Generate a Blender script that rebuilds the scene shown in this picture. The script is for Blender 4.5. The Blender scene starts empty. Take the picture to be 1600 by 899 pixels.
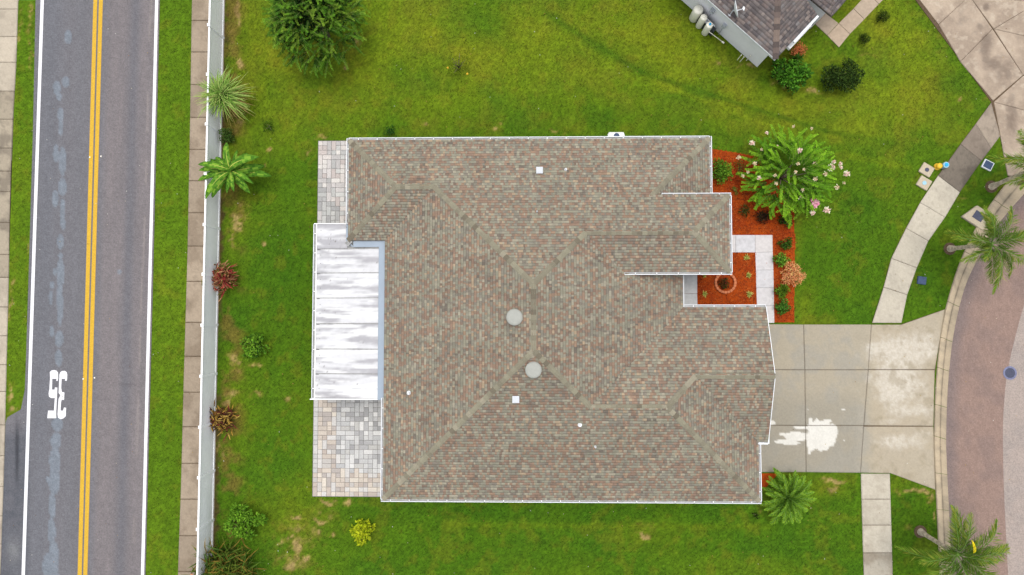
import bpy, math, random
import numpy as np
from mathutils import Vector, Matrix
random.seed(7); RG = np.random.default_rng(7)
S = bpy.context.scene
COL = S.collection
PI = math.pi
# ------------------------------------------------------------------ camera (drone, looking almost straight down)
FPX, CX, CY, CAMH = 1120.0, 800.0, 449.5, 40.0
_wz = Vector((-25.0, 50.5, FPX)).normalized()
_wx = (Vector((1, 0, 0)) - _wz * _wz.x).normalized()
_wy = _wz.cross(_wx)
ROT = Matrix((_wx, _wy, _wz))
cd = bpy.data.cameras.new('camera'); cam = bpy.data.objects.new('camera', cd); COL.objects.link(cam)
cd.sensor_fit = 'HORIZONTAL'; cd.sensor_width = 36.0; cd.lens = 36.0 * FPX / 1600.0
cd.clip_start = 0.5; cd.clip_end = 2000
cam.matrix_world = Matrix.Translation((0, 0, CAMH)) @ ROT.to_4x4()
S.camera = cam
def P(px, py, z=0.0):
    r = ROT @ Vector((px - CX, CY - py, -FPX))
    t = (z - CAMH) / r.z
    return Vector((r.x * t, r.y * t, z))
# ------------------------------------------------------------------ sky, sun, exposure
w = bpy.data.worlds.new('World'); S.world = w; w.use_nodes = True
nt = w.node_tree; bg = nt.nodes['Background']
sky = nt.nodes.new('ShaderNodeTexSky'); sky.sky_type = 'NISHITA'; sky.sun_disc = False
sky.sun_elevation = math.radians(82); sky.sun_rotation = math.radians(0); sky.dust_density = 3.0; sky.ozone_density = 1.0
hs = nt.nodes.new('ShaderNodeHueSaturation'); hs.inputs['Saturation'].default_value = 0.26
nt.links.new(sky.outputs[0], hs.inputs['Color']); nt.links.new(hs.outputs[0], bg.inputs[0]); bg.inputs[1].default_value = 0.15
sd = bpy.data.lights.new('sun', 'SUN'); sd.energy = 0.9; sd.angle = math.radians(28); sd.color = (1.0, 0.95, 0.87)
sun = bpy.data.objects.new('sun', sd); COL.objects.link(sun)
_el = math.radians(82)
sun.rotation_euler = Vector((0.0, -math.cos(_el), -math.sin(_el))).to_track_quat('-Z', 'Y').to_euler()
S.view_settings.view_transform = 'Standard'; S.view_settings.look = 'None'
S.view_settings.exposure = 0.78; S.view_settings.gamma = 1.0
S.render.engine = 'CYCLES'
try:
    S.cycles.max_bounces = 4; S.cycles.diffuse_bounces = 2; S.cycles.glossy_bounces = 2; S.cycles.transmission_bounces = 2
except Exception: pass

# ------------------------------------------------------------------ helpers
def lin(r, g, b):
    f = lambda c: (c / 255) / 12.92 if c / 255 <= 0.04045 else ((c / 255 + 0.055) / 1.055) ** 2.4
    return np.array([f(r), f(g), f(b)])
def vnoise(x, y, seed=0):
    xi = np.floor(x).astype(np.int64); yi = np.floor(y).astype(np.int64); xf = x - xi; yf = y - yi
    def h(a, b):
        n = (a * 374761393 + b * 668265263 + seed * 974634777) & 0xffffffff
        n = ((n ^ (n >> 13)) * 1274126177) & 0xffffffff
        return ((n ^ (n >> 16)) & 0xffffff) / 16777215.0
    u = xf * xf * (3 - 2 * xf); v = yf * yf * (3 - 2 * yf)
    return (h(xi, yi) * (1 - u) + h(xi + 1, yi) * u) * (1 - v) + (h(xi, yi + 1) * (1 - u) + h(xi + 1, yi + 1) * u) * v
def fbm(x, y, s, oct=4, seed=0):
    o = 0; a = 0.5; t = 0
    for k in range(oct):
        o = o + a * vnoise(x * s + 31.7 * k, y * s - 17.3 * k, seed + k); t += a; a *= 0.55; s *= 2.03
    return o / t
def sstep(a, b, x):
    t = np.clip((x - a) / (b - a), 0, 1); return t * t * (3 - 2 * t)
def inpoly(x, y, poly):
    ins = np.zeros(x.shape, bool); n = len(poly)
    for i in range(n):
        x1, y1 = poly[i][0], poly[i][1]; x2, y2 = poly[(i + 1) % n][0], poly[(i + 1) % n][1]
        if y1 == y2: continue
        c = ((y1 > y) != (y2 > y)) & (x < (x2 - x1) * (y - y1) / (y2 - y1) + x1); ins ^= c
    return ins
MATS = {}
def mat(name, color=None, rough=0.8, noise=(0, 0), bump=(0, 0), metal=0.0, src='color', spec=0.3, trans=0.0, contrast=None):
    """src: color | attr (colour attribute Col) | objcol (Object colour). noise=(scale, amount), bump=(scale, strength)"""
    m = bpy.data.materials.new(name); m.use_nodes = True; t = m.node_tree; N = t.nodes; L = t.links
    b = N['Principled BSDF']; b.inputs['Roughness'].default_value = rough; b.inputs['Metallic'].default_value = metal
    b.inputs['Specular IOR Level'].default_value = spec
    if src == 'attr': a = N.new('ShaderNodeAttribute'); a.attribute_name = 'Col'; c = a.outputs['Color']
    elif src == 'objcol': a = N.new('ShaderNodeObjectInfo'); c = a.outputs['Color']
    else:
        a = N.new('ShaderNodeRGB'); a.outputs[0].default_value = (*color, 1); c = a.outputs[0]
    tc = N.new('ShaderNodeNewGeometry')
    if noise[1]:
        no = N.new('ShaderNodeTexNoise'); no.inputs['Scale'].default_value = noise[0]; no.inputs['Detail'].default_value = 6
        no.inputs['Roughness'].default_value = 0.65
        L.new(tc.outputs['Position'], no.inputs['Vector'])
        mr = N.new('ShaderNodeMapRange'); mr.inputs['From Min'].default_value = 0.28; mr.inputs['From Max'].default_value = 0.72
        mr.inputs['To Min'].default_value = 1 - noise[1]; mr.inputs['To Max'].default_value = 1 + noise[1]
        L.new(no.outputs[0], mr.inputs[0])
        mm = N.new('ShaderNodeVectorMath'); mm.operation = 'SCALE'; L.new(c, mm.inputs[0]); L.new(mr.outputs[0], mm.inputs['Scale']); c = mm.outputs[0]
    L.new(c, b.inputs['Base Color'])
    if bump[1]:
        n2 = N.new('ShaderNodeTexNoise'); n2.inputs['Scale'].default_value = bump[0]; n2.inputs['Detail'].default_value = 4
        L.new(tc.outputs['Position'], n2.inputs['Vector'])
        bp = N.new('ShaderNodeBump'); bp.inputs['Strength'].default_value = bump[1]; bp.inputs['Distance'].default_value = 0.02
        L.new(n2.outputs[0], bp.inputs['Height']); L.new(bp.outputs[0], b.inputs['Normal'])
    if trans:
        tr = N.new('ShaderNodeBsdfTranslucent'); L.new(c, tr.inputs[0]); mx = N.new('ShaderNodeMixShader'); mx.inputs[0].default_value = trans
        L.new(b.outputs[0], mx.inputs[1]); L.new(tr.outputs[0], mx.inputs[2]); L.new(mx.outputs[0], N['Material Output'].inputs[0])
    MATS[name] = m; return m
def mesh_np(name, V, F, m, cols=None, dom='FACE', smooth=False):
    """V (n,3); F (m,k) ints with constant k; cols (m,3) or (n,3)"""
    me = bpy.data.meshes.new(name); V = np.asarray(V, np.float32); F = np.asarray(F, np.int32); k = F.shape[1]
    me.vertices.add(len(V)); me.vertices.foreach_set('co', V.ravel())
    me.loops.add(F.size); me.loops.foreach_set('vertex_index', F.ravel())
    me.polygons.add(len(F)); me.polygons.foreach_set('loop_start', np.arange(0, F.size, k, dtype=np.int32))
    if smooth: me.polygons.foreach_set('use_smooth', np.ones(len(F), bool))
    me.update(calc_edges=True); me.validate()
    if cols is not None:
        ca = me.color_attributes.new('Col', 'FLOAT_COLOR', 'POINT' if dom == 'POINT' else 'CORNER')
        c = np.asarray(cols, np.float32)
        if dom == 'FACE': c = np.repeat(c, k, axis=0)
        c = np.concatenate([np.clip(c, 0, 1), np.ones((len(c), 1), np.float32)], 1)
        ca.data.foreach_set('color', c.ravel())
    if m: me.materials.append(m)
    return me
class MB:
    def __init__(s): s.v = []; s.f = []
    def quad(s, *p):
        i = len(s.v); s.v += [tuple(q) for q in p]; s.f.append(tuple(range(i, i + len(p))))
    def prism(s, pts, z0, z1):
        """closed prism over plan polygon pts (counter-clockwise), z may be lists"""
        n = len(pts); i = len(s.v)
        z0 = z0 if hasattr(z0, '__len__') else [z0] * n; z1 = z1 if hasattr(z1, '__len__') else [z1] * n
        a = sum(pts[k][0] * pts[(k + 1) % n][1] - pts[(k + 1) % n][0] * pts[k][1] for k in range(n))
        o = list(range(n)) if a > 0 else list(range(n))[::-1]
        s.v += [(pts[k][0], pts[k][1], z0[k]) for k in o] + [(pts[k][0], pts[k][1], z1[k]) for k in o]
        s.f.append(tuple(range(i + n - 1, i - 1, -1))); s.f.append(tuple(range(i + n, i + 2 * n)))
        for k in range(n):
            k2 = (k + 1) % n; s.f.append((i + k, i + k2, i + n + k2, i + n + k))
        return s
    def box(s, x0, x1, y0, y1, z0, z1): return s.prism([(x0, y0), (x1, y0), (x1, y1), (x0, y1)], z0, z1)
    def bar(s, a, b, w, h, up=(0, 0, 1)):
        a = Vector(a); b = Vector(b); d = (b - a).normalized(); u = Vector(up); sd_ = d.cross(u)
        if sd_.length < 1e-4: sd_ = d.cross(Vector((1, 0, 0)))
        sd_.normalize(); u = sd_.cross(d)
        i = len(s.v)
        for q in (a, b):
            for sx, sz in ((-1, -1), (1, -1), (1, 1), (-1, 1)): s.v.append(tuple(q + sd_ * sx * w / 2 + u * sz * h / 2))
        s.f += [(i, i + 1, i + 2, i + 3), (i + 7, i + 6, i + 5, i + 4)] + [(i + k, i + 4 + k, i + 4 + (k + 1) % 4, i + (k + 1) % 4) for k in range(4)]
        return s
    def tube(s, pts, rad, n=8, cap=True):
        pts = [Vector(p) for p in pts]; i = len(s.v); m_ = len(pts)
        rad = rad if hasattr(rad, '__len__') else [rad] * m_
        for k, p in enumerate(pts):
            d = (pts[min(k + 1, m_ - 1)] - pts[max(k - 1, 0)]).normalized()
            r = Vector((0, 0, 1)) if abs(d.z) < 0.9 else Vector((1, 0, 0))
            a = d.cross(r).normalized(); b = a.cross(d)
            for j in range(n):
                t = 2 * PI * j / n; s.v.append(tuple(p + (a * math.cos(t) + b * math.sin(t)) * rad[k]))
        for k in range(m_ - 1):
            for j in range(n):
                s.f.append((i + k * n + j, i + k * n + (j + 1) % n, i + (k + 1) * n + (j + 1) % n, i + (k + 1) * n + j))
        if cap: s.f.append(tuple(range(i + n - 1, i - 1, -1))); s.f.append(tuple(range(i + (m_ - 1) * n, i + m_ * n)))
        return s
    def lathe(s, c, prof, n=20):
        c = Vector(c); i = len(s.v); m_ = len(prof)
        for r, z in prof:
            for j in range(n): s.v.append((c.x + r * math.cos(2 * PI * j / n), c.y + r * math.sin(2 * PI * j / n), c.z + z))
        for k in range(m_ - 1):
            for j in range(n): s.f.append((i + k * n + j, i + k * n + (j + 1) % n, i + (k + 1) * n + (j + 1) % n, i + (k + 1) * n + j))
        s.f.append(tuple(range(i + n - 1, i - 1, -1))); s.f.append(tuple(range(i + (m_ - 1) * n, i + m_ * n)))
        return s
    def mesh(s, name, m, smooth=False, bevel=0):
        me = bpy.data.meshes.new(name); me.from_pydata(s.v, [], s.f); me.update()
        if smooth: me.polygons.foreach_set('use_smooth', [True] * len(me.polygons))
        if m: me.materials.append(m)
        return me
def put(name, me, parent=None, loc=None, rz=0, **kw):
    o = bpy.data.objects.new(name, me); COL.objects.link(o)
    if parent: o.parent = parent
    if loc is not None: o.location = loc
    if rz: o.rotation_euler.z = rz
    for k, v in kw.items():
        if k == 'color': o.color = (*v, 1)
        else: o[k] = v
    return o
def bev(o, wd=0.01, seg=1):
    b = o.modifiers.new('bevel', 'BEVEL'); b.width = wd; b.segments = seg; b.limit_method = 'ANGLE'; return o
def thing(name, label, cat, loc=(0, 0, 0), group=None, rz=0):
    o = bpy.data.objects.new(name, None); COL.objects.link(o); o.location = loc; o.rotation_euler.z = rz; o.empty_display_size = 0.2
    o['label'] = label; o['category'] = cat
    if group: o['group'] = group
    return o
def structure(name, me=None):
    o = bpy.data.objects.new(name, me); COL.objects.link(o); o['kind'] = 'structure'; return o
def interp(poly, y):
    """x on a pixel polyline [(x,y)...] sorted by y"""
    return float(np.interp(y, [p[1] for p in poly], [p[0] for p in poly]))
def strip_grid(left, right, nu, z, colfn, m, name):
    """grid between two world polylines with the same number of points"""
    A = np.array([tuple(p)[:2] for p in left]); B = np.array([tuple(p)[:2] for p in right])
    u = np.linspace(0, 1, nu)[None, :, None]
    G = A[:, None, :] * (1 - u) + B[:, None, :] * u; nv = len(A)
    V = np.concatenate([G.reshape(-1, 2), np.full((nv * nu, 1), z)], 1)
    i = (np.arange(nv - 1)[:, None] * nu + np.arange(nu - 1)[None]).ravel()
    F = np.stack([i, i + 1, i + 1 + nu, i + nu], 1)
    return mesh_np(name, V, F, m, colfn(V[:, 0], V[:, 1]), 'POINT')
def img(x, y):
    """plan position on the ground -> reference coordinates (for placing stains and worn spots)"""
    v = np.stack([x, y, np.full_like(x, -CAMH)], 0); R = np.array(ROT); c = R.T @ v
    return CX + FPX * c[0] / -c[2], CY - FPX * c[1] / -c[2]

# ------------------------------------------------------------------ materials
M_grass = mat('lawn_grass', rough=0.9, noise=(9, 0.22), bump=(30, 0.6), src='attr', spec=0.1)
M_blade = mat('grass_blades', rough=0.8, src='attr', spec=0.15, trans=0.25)
M_asph = mat('asphalt', rough=0.9, noise=(14, 0.26), bump=(60, 0.7), src='attr', spec=0.2)
M_conc = mat('concrete_stained', rough=0.88, noise=(11, 0.10), bump=(60, 0.25), src='attr', spec=0.2)
M_slab = mat('concrete_slab', rough=0.88, noise=(5, 0.14), bump=(60, 0.25), src='objcol', spec=0.2)
M_white = mat('road_paint_white', (0.64, 0.64, 0.66), 0.7, noise=(24, 0.2))
M_yel = mat('road_paint_yellow', (0.48, 0.29, 0.02), 0.7, noise=(20, 0.25))
M_shing = mat('asphalt_shingle', rough=0.92, noise=(30, 0.16), bump=(120, 0.5), src='attr', spec=0.12)
M_cap = mat('cap_shingle', rough=0.92, noise=(26, 0.16), bump=(120, 0.5), src='objcol', spec=0.12)
M_deck = mat('roof_felt', (0.10, 0.085, 0.07), 0.95)
M_stucco = mat('stucco', (0.42, 0.44, 0.46), 0.9, noise=(3, 0.05), bump=(40, 0.3))
M_gut = mat('white_aluminium', (0.68, 0.70, 0.72), 0.5, noise=(4, 0.08))
M_gutin = mat('gutter_inside', (0.30, 0.30, 0.29), 0.8, noise=(6, 0.3))
M_flash = mat('aluminium_flashing', (0.24, 0.29, 0.35), 0.5, noise=(2, 0.06))
M_pan = mat('patio_roof_panel', rough=0.5, noise=(3, 0.06), src='attr', spec=0.3)
M_vinyl = mat('white_vinyl', (0.90, 0.90, 0.91), 0.5, noise=(1.2, 0.05))
M_vinyltop = mat('white_vinyl_rail', (0.80, 0.80, 0.80), 0.5)
M_paver = mat('paver_stone', rough=0.85, noise=(14, 0.16), bump=(60, 0.5), src='objcol', spec=0.2)
M_mulch = mat('red_mulch', rough=0.95, noise=(25, 0.25), bump=(50, 0.5), src='attr', spec=0.05)
M_leaf = mat('foliage', rough=0.75, src='attr', spec=0.1, trans=0.25)
M_bark = mat('bark', (0.16, 0.12, 0.09), 0.95, noise=(15, 0.3), bump=(30, 0.8))
M_palm = mat('palm_trunk', (0.44, 0.37, 0.28), 0.9, noise=(5, 0.6), bump=(25, 0.8))
M_terra = mat('terracotta_edging', (0.55, 0.25, 0.14), 0.8, noise=(20, 0.2))
M_dome = mat('grey_vent_metal', (0.29, 0.295, 0.265), 0.7, noise=(6, 0.06))
M_metal = mat('galvanised_metal', (0.45, 0.47, 0.50), 0.5, noise=(10, 0.1))
M_tank = mat('cream_plastic', (0.80, 0.77, 0.66), 0.5, noise=(5, 0.05))
M_dark = mat('dark_plastic', (0.03, 0.035, 0.04), 0.6, noise=(12, 0.3))
M_glass = mat('window_glass', (0.05, 0.07, 0.08), 0.1, spec=0.6)
M_blue = mat('dark_blue_plastic', (0.035, 0.06, 0.12), 0.6, noise=(14, 0.3))
M_cyan = mat('blue_paint', (0.02, 0.32, 0.62), 0.5)
M_yell = mat('yellow_paint', (0.70, 0.42, 0.03), 0.5)
M_iron = mat('cast_iron', (0.05, 0.055, 0.09), 0.6, noise=(20, 0.3))
M_soil = mat('bare_soil', (0.09, 0.06, 0.035), 0.95, noise=(12, 0.4), bump=(30, 0.8))
M_door = mat('garage_door_white', (0.6, 0.6, 0.58), 0.6)

# ------------------------------------------------------------------ THE GROUND
K = 0.70
def A(r, g, b, k=None): return lin(r, g, b) * (k or K)
def blobs(px, py, lst):
    o = np.zeros_like(px)
    for b in lst:
        cx, cy, rx, ry, s = b[:5]
        o = np.maximum(o, s * np.exp(-(((px - cx) / rx) ** 2 + ((py - cy) / ry) ** 2)))
    return o
def mixc(c, col, t): return c * (1 - t[:, None]) + np.asarray(col)[None] * t[:, None]
YEL = [(440, 90, 60, 60, .7), (560, 120, 60, 60, .6), (660, 60, 60, 40, .7), (740, 90, 60, 40, .9), (830, 60, 60, 50, .7), (900, 110, 50, 40, .6), (1000, 60, 80, 40, .9),
       (1060, 100, 60, 30, .6), (1250, 170, 60, 30, .8), (1430, 140, 60, 50, .8), (1330, 200, 90, 25, .6), (1420, 70, 40, 40, .6), (480, 170, 80, 40, .5), (1150, 150, 40, 20, .7),
       (1230, 40, 30, 30, .5), (1370, 40, 50, 40, .7), (1000, 840, 60, 30, .4), (440, 800, 60, 50, .5), (870, 30, 80, 30, .5), (1260, 480, 15, 40, .5), (1245, 400, 10, 100, .5),
       (1180, 890, 90, 25, .3), (390, 90, 40, 80, .8), (370, 300, 25, 100, .6), (365, 640, 20, 90, .5), (1290, 760, 50, 20, .7), (1400, 760, 30, 14, .6), (1220, 60, 40, 60, .5)]
DKG = [(760, 40, 40, 30, .8), (640, 130, 40, 20, .6), (870, 30, 20, 30, .6), (940, 80, 60, 22, .7), (1010, 105, 50, 14, .6), (1100, 150, 90, 10, .5), (1180, 180, 80, 10, .5),
       (1490, 130, 30, 30, .7), (960, 180, 60, 20, .6), (540, 140, 30, 30, .4), (600, 800, 30, 14, .8), (800, 800, 300, 12, .6), (440, 500, 40, 140, .5), (1350, 330, 50, 60, .6),  # long strip and small patch below the house paint shade onto the grass
       (455, 420, 26, 120, .5), (650, 880, 120, 30, .4), (420, 195, 22, 14, .7), (1400, 800, 20, 30, .5), (1420, 840, 30, 40, .4), (1270, 860, 60, 30, .5), (400, 850, 40, 20, .6), (870, 870, 90, 20, .3)]
BARE = [(372, 20, 7, 30, .75), (378, 95, 8, 16, .85), (365, 60, 8, 50, .5), (372, 190, 8, 30, .6), (365, 225, 6, 14, .6), (368, 350, 10, 22, .8), (362, 378, 8, 18, .75), (377, 330, 14, 20, .5),
        (418, 232, 4, 5, .8), (414, 380, 6, 6, .95), (419, 260, 4, 7, .5), (497, 215, 14, 5, .7), (478, 222, 5, 6, .8), (484, 240, 4, 8, .6), (352, 470, 5, 80, .35), (362, 560, 12, 14, .65), (360, 625, 14, 18, .65),
        (372, 583, 10, 8, .5), (398, 568, 14, 5, .6), (402, 618, 16, 5, .6), (450, 620, 10, 8, .5), (520, 783, 22, 4, .8), (545, 784, 12, 5, .9), (500, 812, 9, 5, .85), (466, 806, 10, 4, .8), (437, 845, 6, 9, .9),
        (453, 838, 7, 5, .8), (462, 855, 9, 10, .9), (478, 868, 10, 6, .85), (455, 888, 12, 9, .9), (448, 870, 6, 7, .6), (500, 828, 5, 6, .8), (522, 838, 6, 4, .7), (425, 830, 8, 14, .5), (470, 835, 55, 38, .42), (455, 870, 40, 30, .5), (505, 800, 30, 18, .4), (350, 700, 5, 50, .45),
        (1006, 836, 12, 4, .9), (1010, 825, 20, 12, .45), (557, 70, 6, 14, .6), (540, 105, 10, 6, .6), (663, 195, 7, 4, .7), (778, 200, 6, 4, .7), (870, 208, 12, 3, .6), (1010, 0, 10, 6, .3),
        (1122, 101, 5, 5, .7), (1170, 100, 14, 5, .6), (1275, 145, 14, 5, .85), (1228, 140, 12, 6, .5), (1210, 130, 8, 10, .5), (1499, 150, 4, 4, .7), (1230, 60, 10, 10, .4), (1490, 60, 6, 30, .45), (1470, 75, 10, 30, .4),
        (1407, 770, 4, 6, .7), (1298, 750, 26, 5, .75), (1300, 765, 10, 10, .6), (1430, 765, 34, 3, .8), (1455, 775, 6, 8, .8), (1461, 810, 3, 40, .6), (1425, 828, 14, 8, .5), (1355, 90, 30, 3, .4), (1545, 160, 10, 5, .5),
        (1190, 800, 8, 5, .4), (1505, 310, 10, 3, .6), (1560, 300, 12, 16, .4), (340, 690, 3, 60, .5), (1205, 205, 6, 3, .4),
        (32, 40, 4, 40, .55), (30, 55, 5, 20, .7), (46, 20, 4, 60, .5), (48, 90, 3, 40, .5), (18, 480, 4, 25, .7), (17, 615, 5, 26, .85), (22, 640, 8, 8, .8), (46, 380, 3, 20, .6), (22, 440, 5, 14, .6), (8, 890, 8, 12, .8)]
MOW = [(850, 20, 1000, 112, 6, .5, 1), (1000, 112, 1110, 148, 5, .45, 1), (1110, 148, 1290, 205, 4, .5, 1), (1290, 205, 1400, 225, 4, .35, 1), (1020, 128, 1200, 196, 4, .4, 0), (860, 45, 990, 122, 4, .3, 0), (820, 848, 1340, 862, 5, .25, 1), (700, 820, 1200, 824, 5, .2, 0), (1260, 250, 1360, 330, 7, .3, 1), (1330, 245, 1420, 262, 5, .35, 0)]
def lawn_col(x, y):
    px, py = img(x, y)
    n1 = fbm(x, y, 0.35, 4, 3); n2 = fbm(x, y, 1.3, 4, 11); n3 = fbm(x, y, 5.0, 3, 23); n4 = fbm(x * 1.0, y * 1.0, 11.0, 2, 41)
    c = np.tile(A(77, 112, 16), (len(x), 1))
    topz = sstep(330, 120, py) * sstep(340, 420, px) * sstep(1700, 1400, px)
    c = mixc(c, A(104, 128, 20), topz * (0.5 + .5 * n1))
    bro = np.clip((fbm(x, y, .9, 5, 310) - .45) / .25, 0, 1) * topz; c = mixc(c, A(112, 112, 34), bro * .4)
    gr2 = np.clip((fbm(x, y, .5, 4, 312) - .48) / .2, 0, 1); c = mixc(c, A(64, 106, 18), gr2 * .5)
    c = mixc(c, A(93, 124, 20), sstep(345, 300, px) * 0.8)
    yl = np.clip(blobs(px, py, YEL) * (0.35 + 1.1 * n2) + 0.5 * (n1 - 0.5), 0, 1)
    c = mixc(c, A(142, 142, 30), yl * 0.62)
    dk = np.clip(blobs(px, py, DKG) * (0.4 + 1.1 * n2) + 0.9 * np.clip(0.5 - n1, 0, 1), 0, 1)
    c = mixc(c, A(58, 100, 14), dk * 0.7)
    c = mixc(c, A(120, 120, 30), sstep(0.56, 0.72, n2) * 0.3)
    wx = px + 9 * (fbm(x, y, 1.7, 3, 301) - .5) * 2.2; wy = py + 9 * (fbm(x, y, 1.7, 3, 302) - .5) * 2.2
    br = blobs(wx, wy, BARE); nn = np.clip((fbm(x, y, 3.2, 5, 303) - .28) / .44, 0, 1); mm = np.clip((fbm(x, y, 9, 3, 304) - .25) / .5, 0, 1)
    halo = sstep(0.08, 0.7, br * (0.25 + 1.2 * nn)); core = sstep(0.32, 0.85, br * (0.15 + 1.0 * nn + .5 * mm))
    c = mixc(c, A(136, 122, 48), halo * 0.62); c = mixc(c, A(184, 156, 108), core * 0.62)
    for (ax, ay, bx, by, wd_, am, dkk) in MOW:
        dx, dy = bx - ax, by - ay; tt = np.clip(((px - ax) * dx + (py - ay) * dy) / (dx * dx + dy * dy), 0, 1); ds_ = np.hypot(px - ax - tt * dx, py - ay - tt * dy); w0 = np.exp(-(ds_ / wd_) ** 2) * am * (.5 + n2)
        c = mixc(c, A(56, 96, 14) if dkk else A(126, 142, 26), np.clip(w0, 0, 1))
    # drifts of dry thatch along the fence
    fz = sstep(342, 350, px) * sstep(392, 365, px) * sstep(0.42, 0.62, n2)
    c = mixc(c, A(120, 96, 50), fz * 0.6)
    fd = px - np.interp(py, [-60, 960], [352.5, 331.0]); c = mixc(c, A(92, 68, 48), sstep(9, 2, fd + 8 * (nn - .5)) * (fd > -3) * sstep(.35, .6, fbm(x, y, .8, 3, 320)) * .8)
    c = c * (0.62 + 0.76 * n4[:, None]) * (0.78 + 0.44 * n3[:, None])
    return c
XL, XR, YT, YB = -29.5, 29.0, 18.5, -16.5
gs = 0.09
gx = np.arange(XL, XR, gs); gy = np.arange(YB, YT, gs)
GX, GY = np.meshgrid(gx, gy); nx_, ny_ = len(gx), len(gy)
gz = 0.008 * (fbm(GX.ravel(), GY.ravel(), 2.5, 3, 5) - 0.5)
V = np.stack([GX.ravel(), GY.ravel(), gz - 0.004], 1)
i0 = (np.arange(ny_ - 1)[:, None] * nx_ + np.arange(nx_ - 1)[None]).ravel()
lawn = structure('lawn', mesh_np('lawn', V, np.stack([i0, i0 + 1, i0 + 1 + nx_, i0 + nx_], 1), M_grass, lawn_col(V[:, 0], V[:, 1]), 'POINT'))
# wide ground sheet under and beyond
gm = MB(); gm.quad((-600, -600, -0.06), (600, -600, -0.06), (600, 600, -0.06), (-600, 600, -0.06))
M_far = mat('distant_grass', tuple(A(80, 115, 18)), 0.95, noise=(0.4, 0.3))
structure('ground', gm.mesh('ground', M_far))

# pixel outlines of the hard surfaces (all on the ground)
def G(*pts): return [tuple(P(x, y, 0)[:2]) for x, y in pts]
WWALK_R = [(30, -40), (29, 0), (26, 100), (20, 200), (16, 330), (14, 450), (11, 560), (9, 650), (6, 760), (1, 899), (0, 940)]
VERGE_R = [(58, -40), (56, 0), (52, 200), (46, 400), (41, 560), (39, 610), (33, 640), (12, 652), (9, 660), (6, 760), (1, 899), (0, 940)]
ROAD_L = [(58, -40), (56, 0), (52, 200), (46, 400), (41, 560), (39, 610), (33, 640), (12, 652), (9, 660), (6, 760), (1, 899), (0, 940)]
ROAD_R = [(251.5, -40), (250, 0), (239, 450), (227.5, 899), (226.5, 940)]
WALK_L = [(301, -40), (300, 0), (297, 200), (293, 400), (287, 600), (283, 760), (279, 870), (277, 940)]
def fence_x(py): return float(np.interp(py, [-60, 960], [352.5, 331.0]))     # foot of the fence on the ground
def ysamp(a, b, n): return np.linspace(a, b, n)
# west asphalt road
ys = ysamp(-40, 940, 420)
LIGHT = [(107, 58, 5, 10, 1.3), (103, 128, 6, 9, 1), (89, 138, 6, 11, 1), (93, 152, 4, 7, .9), (95, 180, 5, 12, 1), (95, 200, 4, 14, .9), (88, 240, 5, 14, 1), (98, 252, 5, 22, 1.2), (98, 292, 6, 13, 1.2), (87, 312, 5, 13, 1),
         (98, 330, 5, 20, 1), (99, 350, 4, 12, .9), (95, 378, 5, 12, 1.1), (95, 400, 4, 6, .8), (95, 425, 6, 20, 1.3), (86, 425, 3, 8, .8), (82, 446, 4, 6, 1), (187, 425, 4.5, 4, .7),
         (94, 470, 5, 40, 1.1), (80, 465, 4, 14, .8), (81, 518, 4, 10, 1), (93, 530, 7, 14, 1.1), (92, 560, 6, 16, 1), (90, 662, 9, 12, 1), (88, 690, 9, 14, 1), (86, 720, 8, 24, 1.3), (85, 752, 8, 20, 1.4), (82, 790, 5, 22, 1.2),
         (81, 830, 6, 20, 1.2), (76, 885, 9, 20, 1.3), (84, 870, 8, 22, 1.3), (85, 900, 7, 20, 1.3), (74, 749, 2.5, 5, .9)]
def road_col(x, y):
    px, py = img(x, y); sk = (py - 450) * -0.027      # marks run parallel to the road
    u = px - sk
    c = np.tile(A(118, 116, 120), (len(x), 1))
    n = fbm(x * 3, y * 0.35, 1.0, 4, 7); n2 = fbm(x, y, 2.2, 4, 9); nf = fbm(x, y, 9.0, 2, 10)
    c = mixc(c, A(137, 127, 126), sstep(150, 165, u) * (0.35 + 0.3 * n))
    c = mixc(c, A(100, 103, 111), np.exp(-((u - 200) / 9) ** 2) * 0.55)
    c = mixc(c, A(108, 112, 120), np.exp(-((u - 70) / 22) ** 2) * 0.45)
    c = mixc(c, A(112, 114, 120), np.exp(-((u - 118) / 14) ** 2) * 0.3)
    c = mixc(c, A(160, 150, 145), np.exp(-((u - 223 + 6 * (vnoise(y * .2, y * 0, 3) - .5)) / 1.4) ** 2) * sstep(0.45, 0.6, vnoise(y * .6, x * 0, 5)) * 0.5)
    b = blobs(px, py, LIGHT); t = sstep(0.34, 0.46, b * (0.55 + 0.9 * n2))
    c = mixc(c, A(134, 145, 156), t * 0.62 * (0.75 + 0.5 * nf))
    sh = sstep(660, 690, py) * sstep(52, 40, px)
    c = mixc(c, A(84, 88, 96), sh * 0.6 * (0.5 + n2)); c = mixc(c, A(50, 52, 58), np.exp(-((px - 27) / 3) ** 2) * sstep(640, 690, py) * sstep(780, 720, py) * 0.8)
    c = mixc(c, A(150, 150, 150), np.exp(-(((px - 22) / 12) ** 2 + ((py - 860) / 22) ** 2)) * n2 * 0.7)
    c = mixc(c, A(96, 93, 95), (sstep(3.5, 0.5, np.abs(py - 601)) * sstep(184, 188, px) * sstep(216, 212, px)) * sstep(0.35, 0.6, n2) * 0.5)
    edge = sstep(4, 0, np.abs(u - 239)); c = mixc(c, A(96, 92, 96), edge * 0.3)
    return c * (0.86 + 0.28 * nf[:, None]) * (0.94 + 0.12 * n[:, None])
road = structure('west_road', strip_grid([P(interp(ROAD_L, y), y) for y in ys], [P(interp(ROAD_R, y), y) for y in ys], 90, 0.018, road_col, M_asph, 'west_road'))
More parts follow.
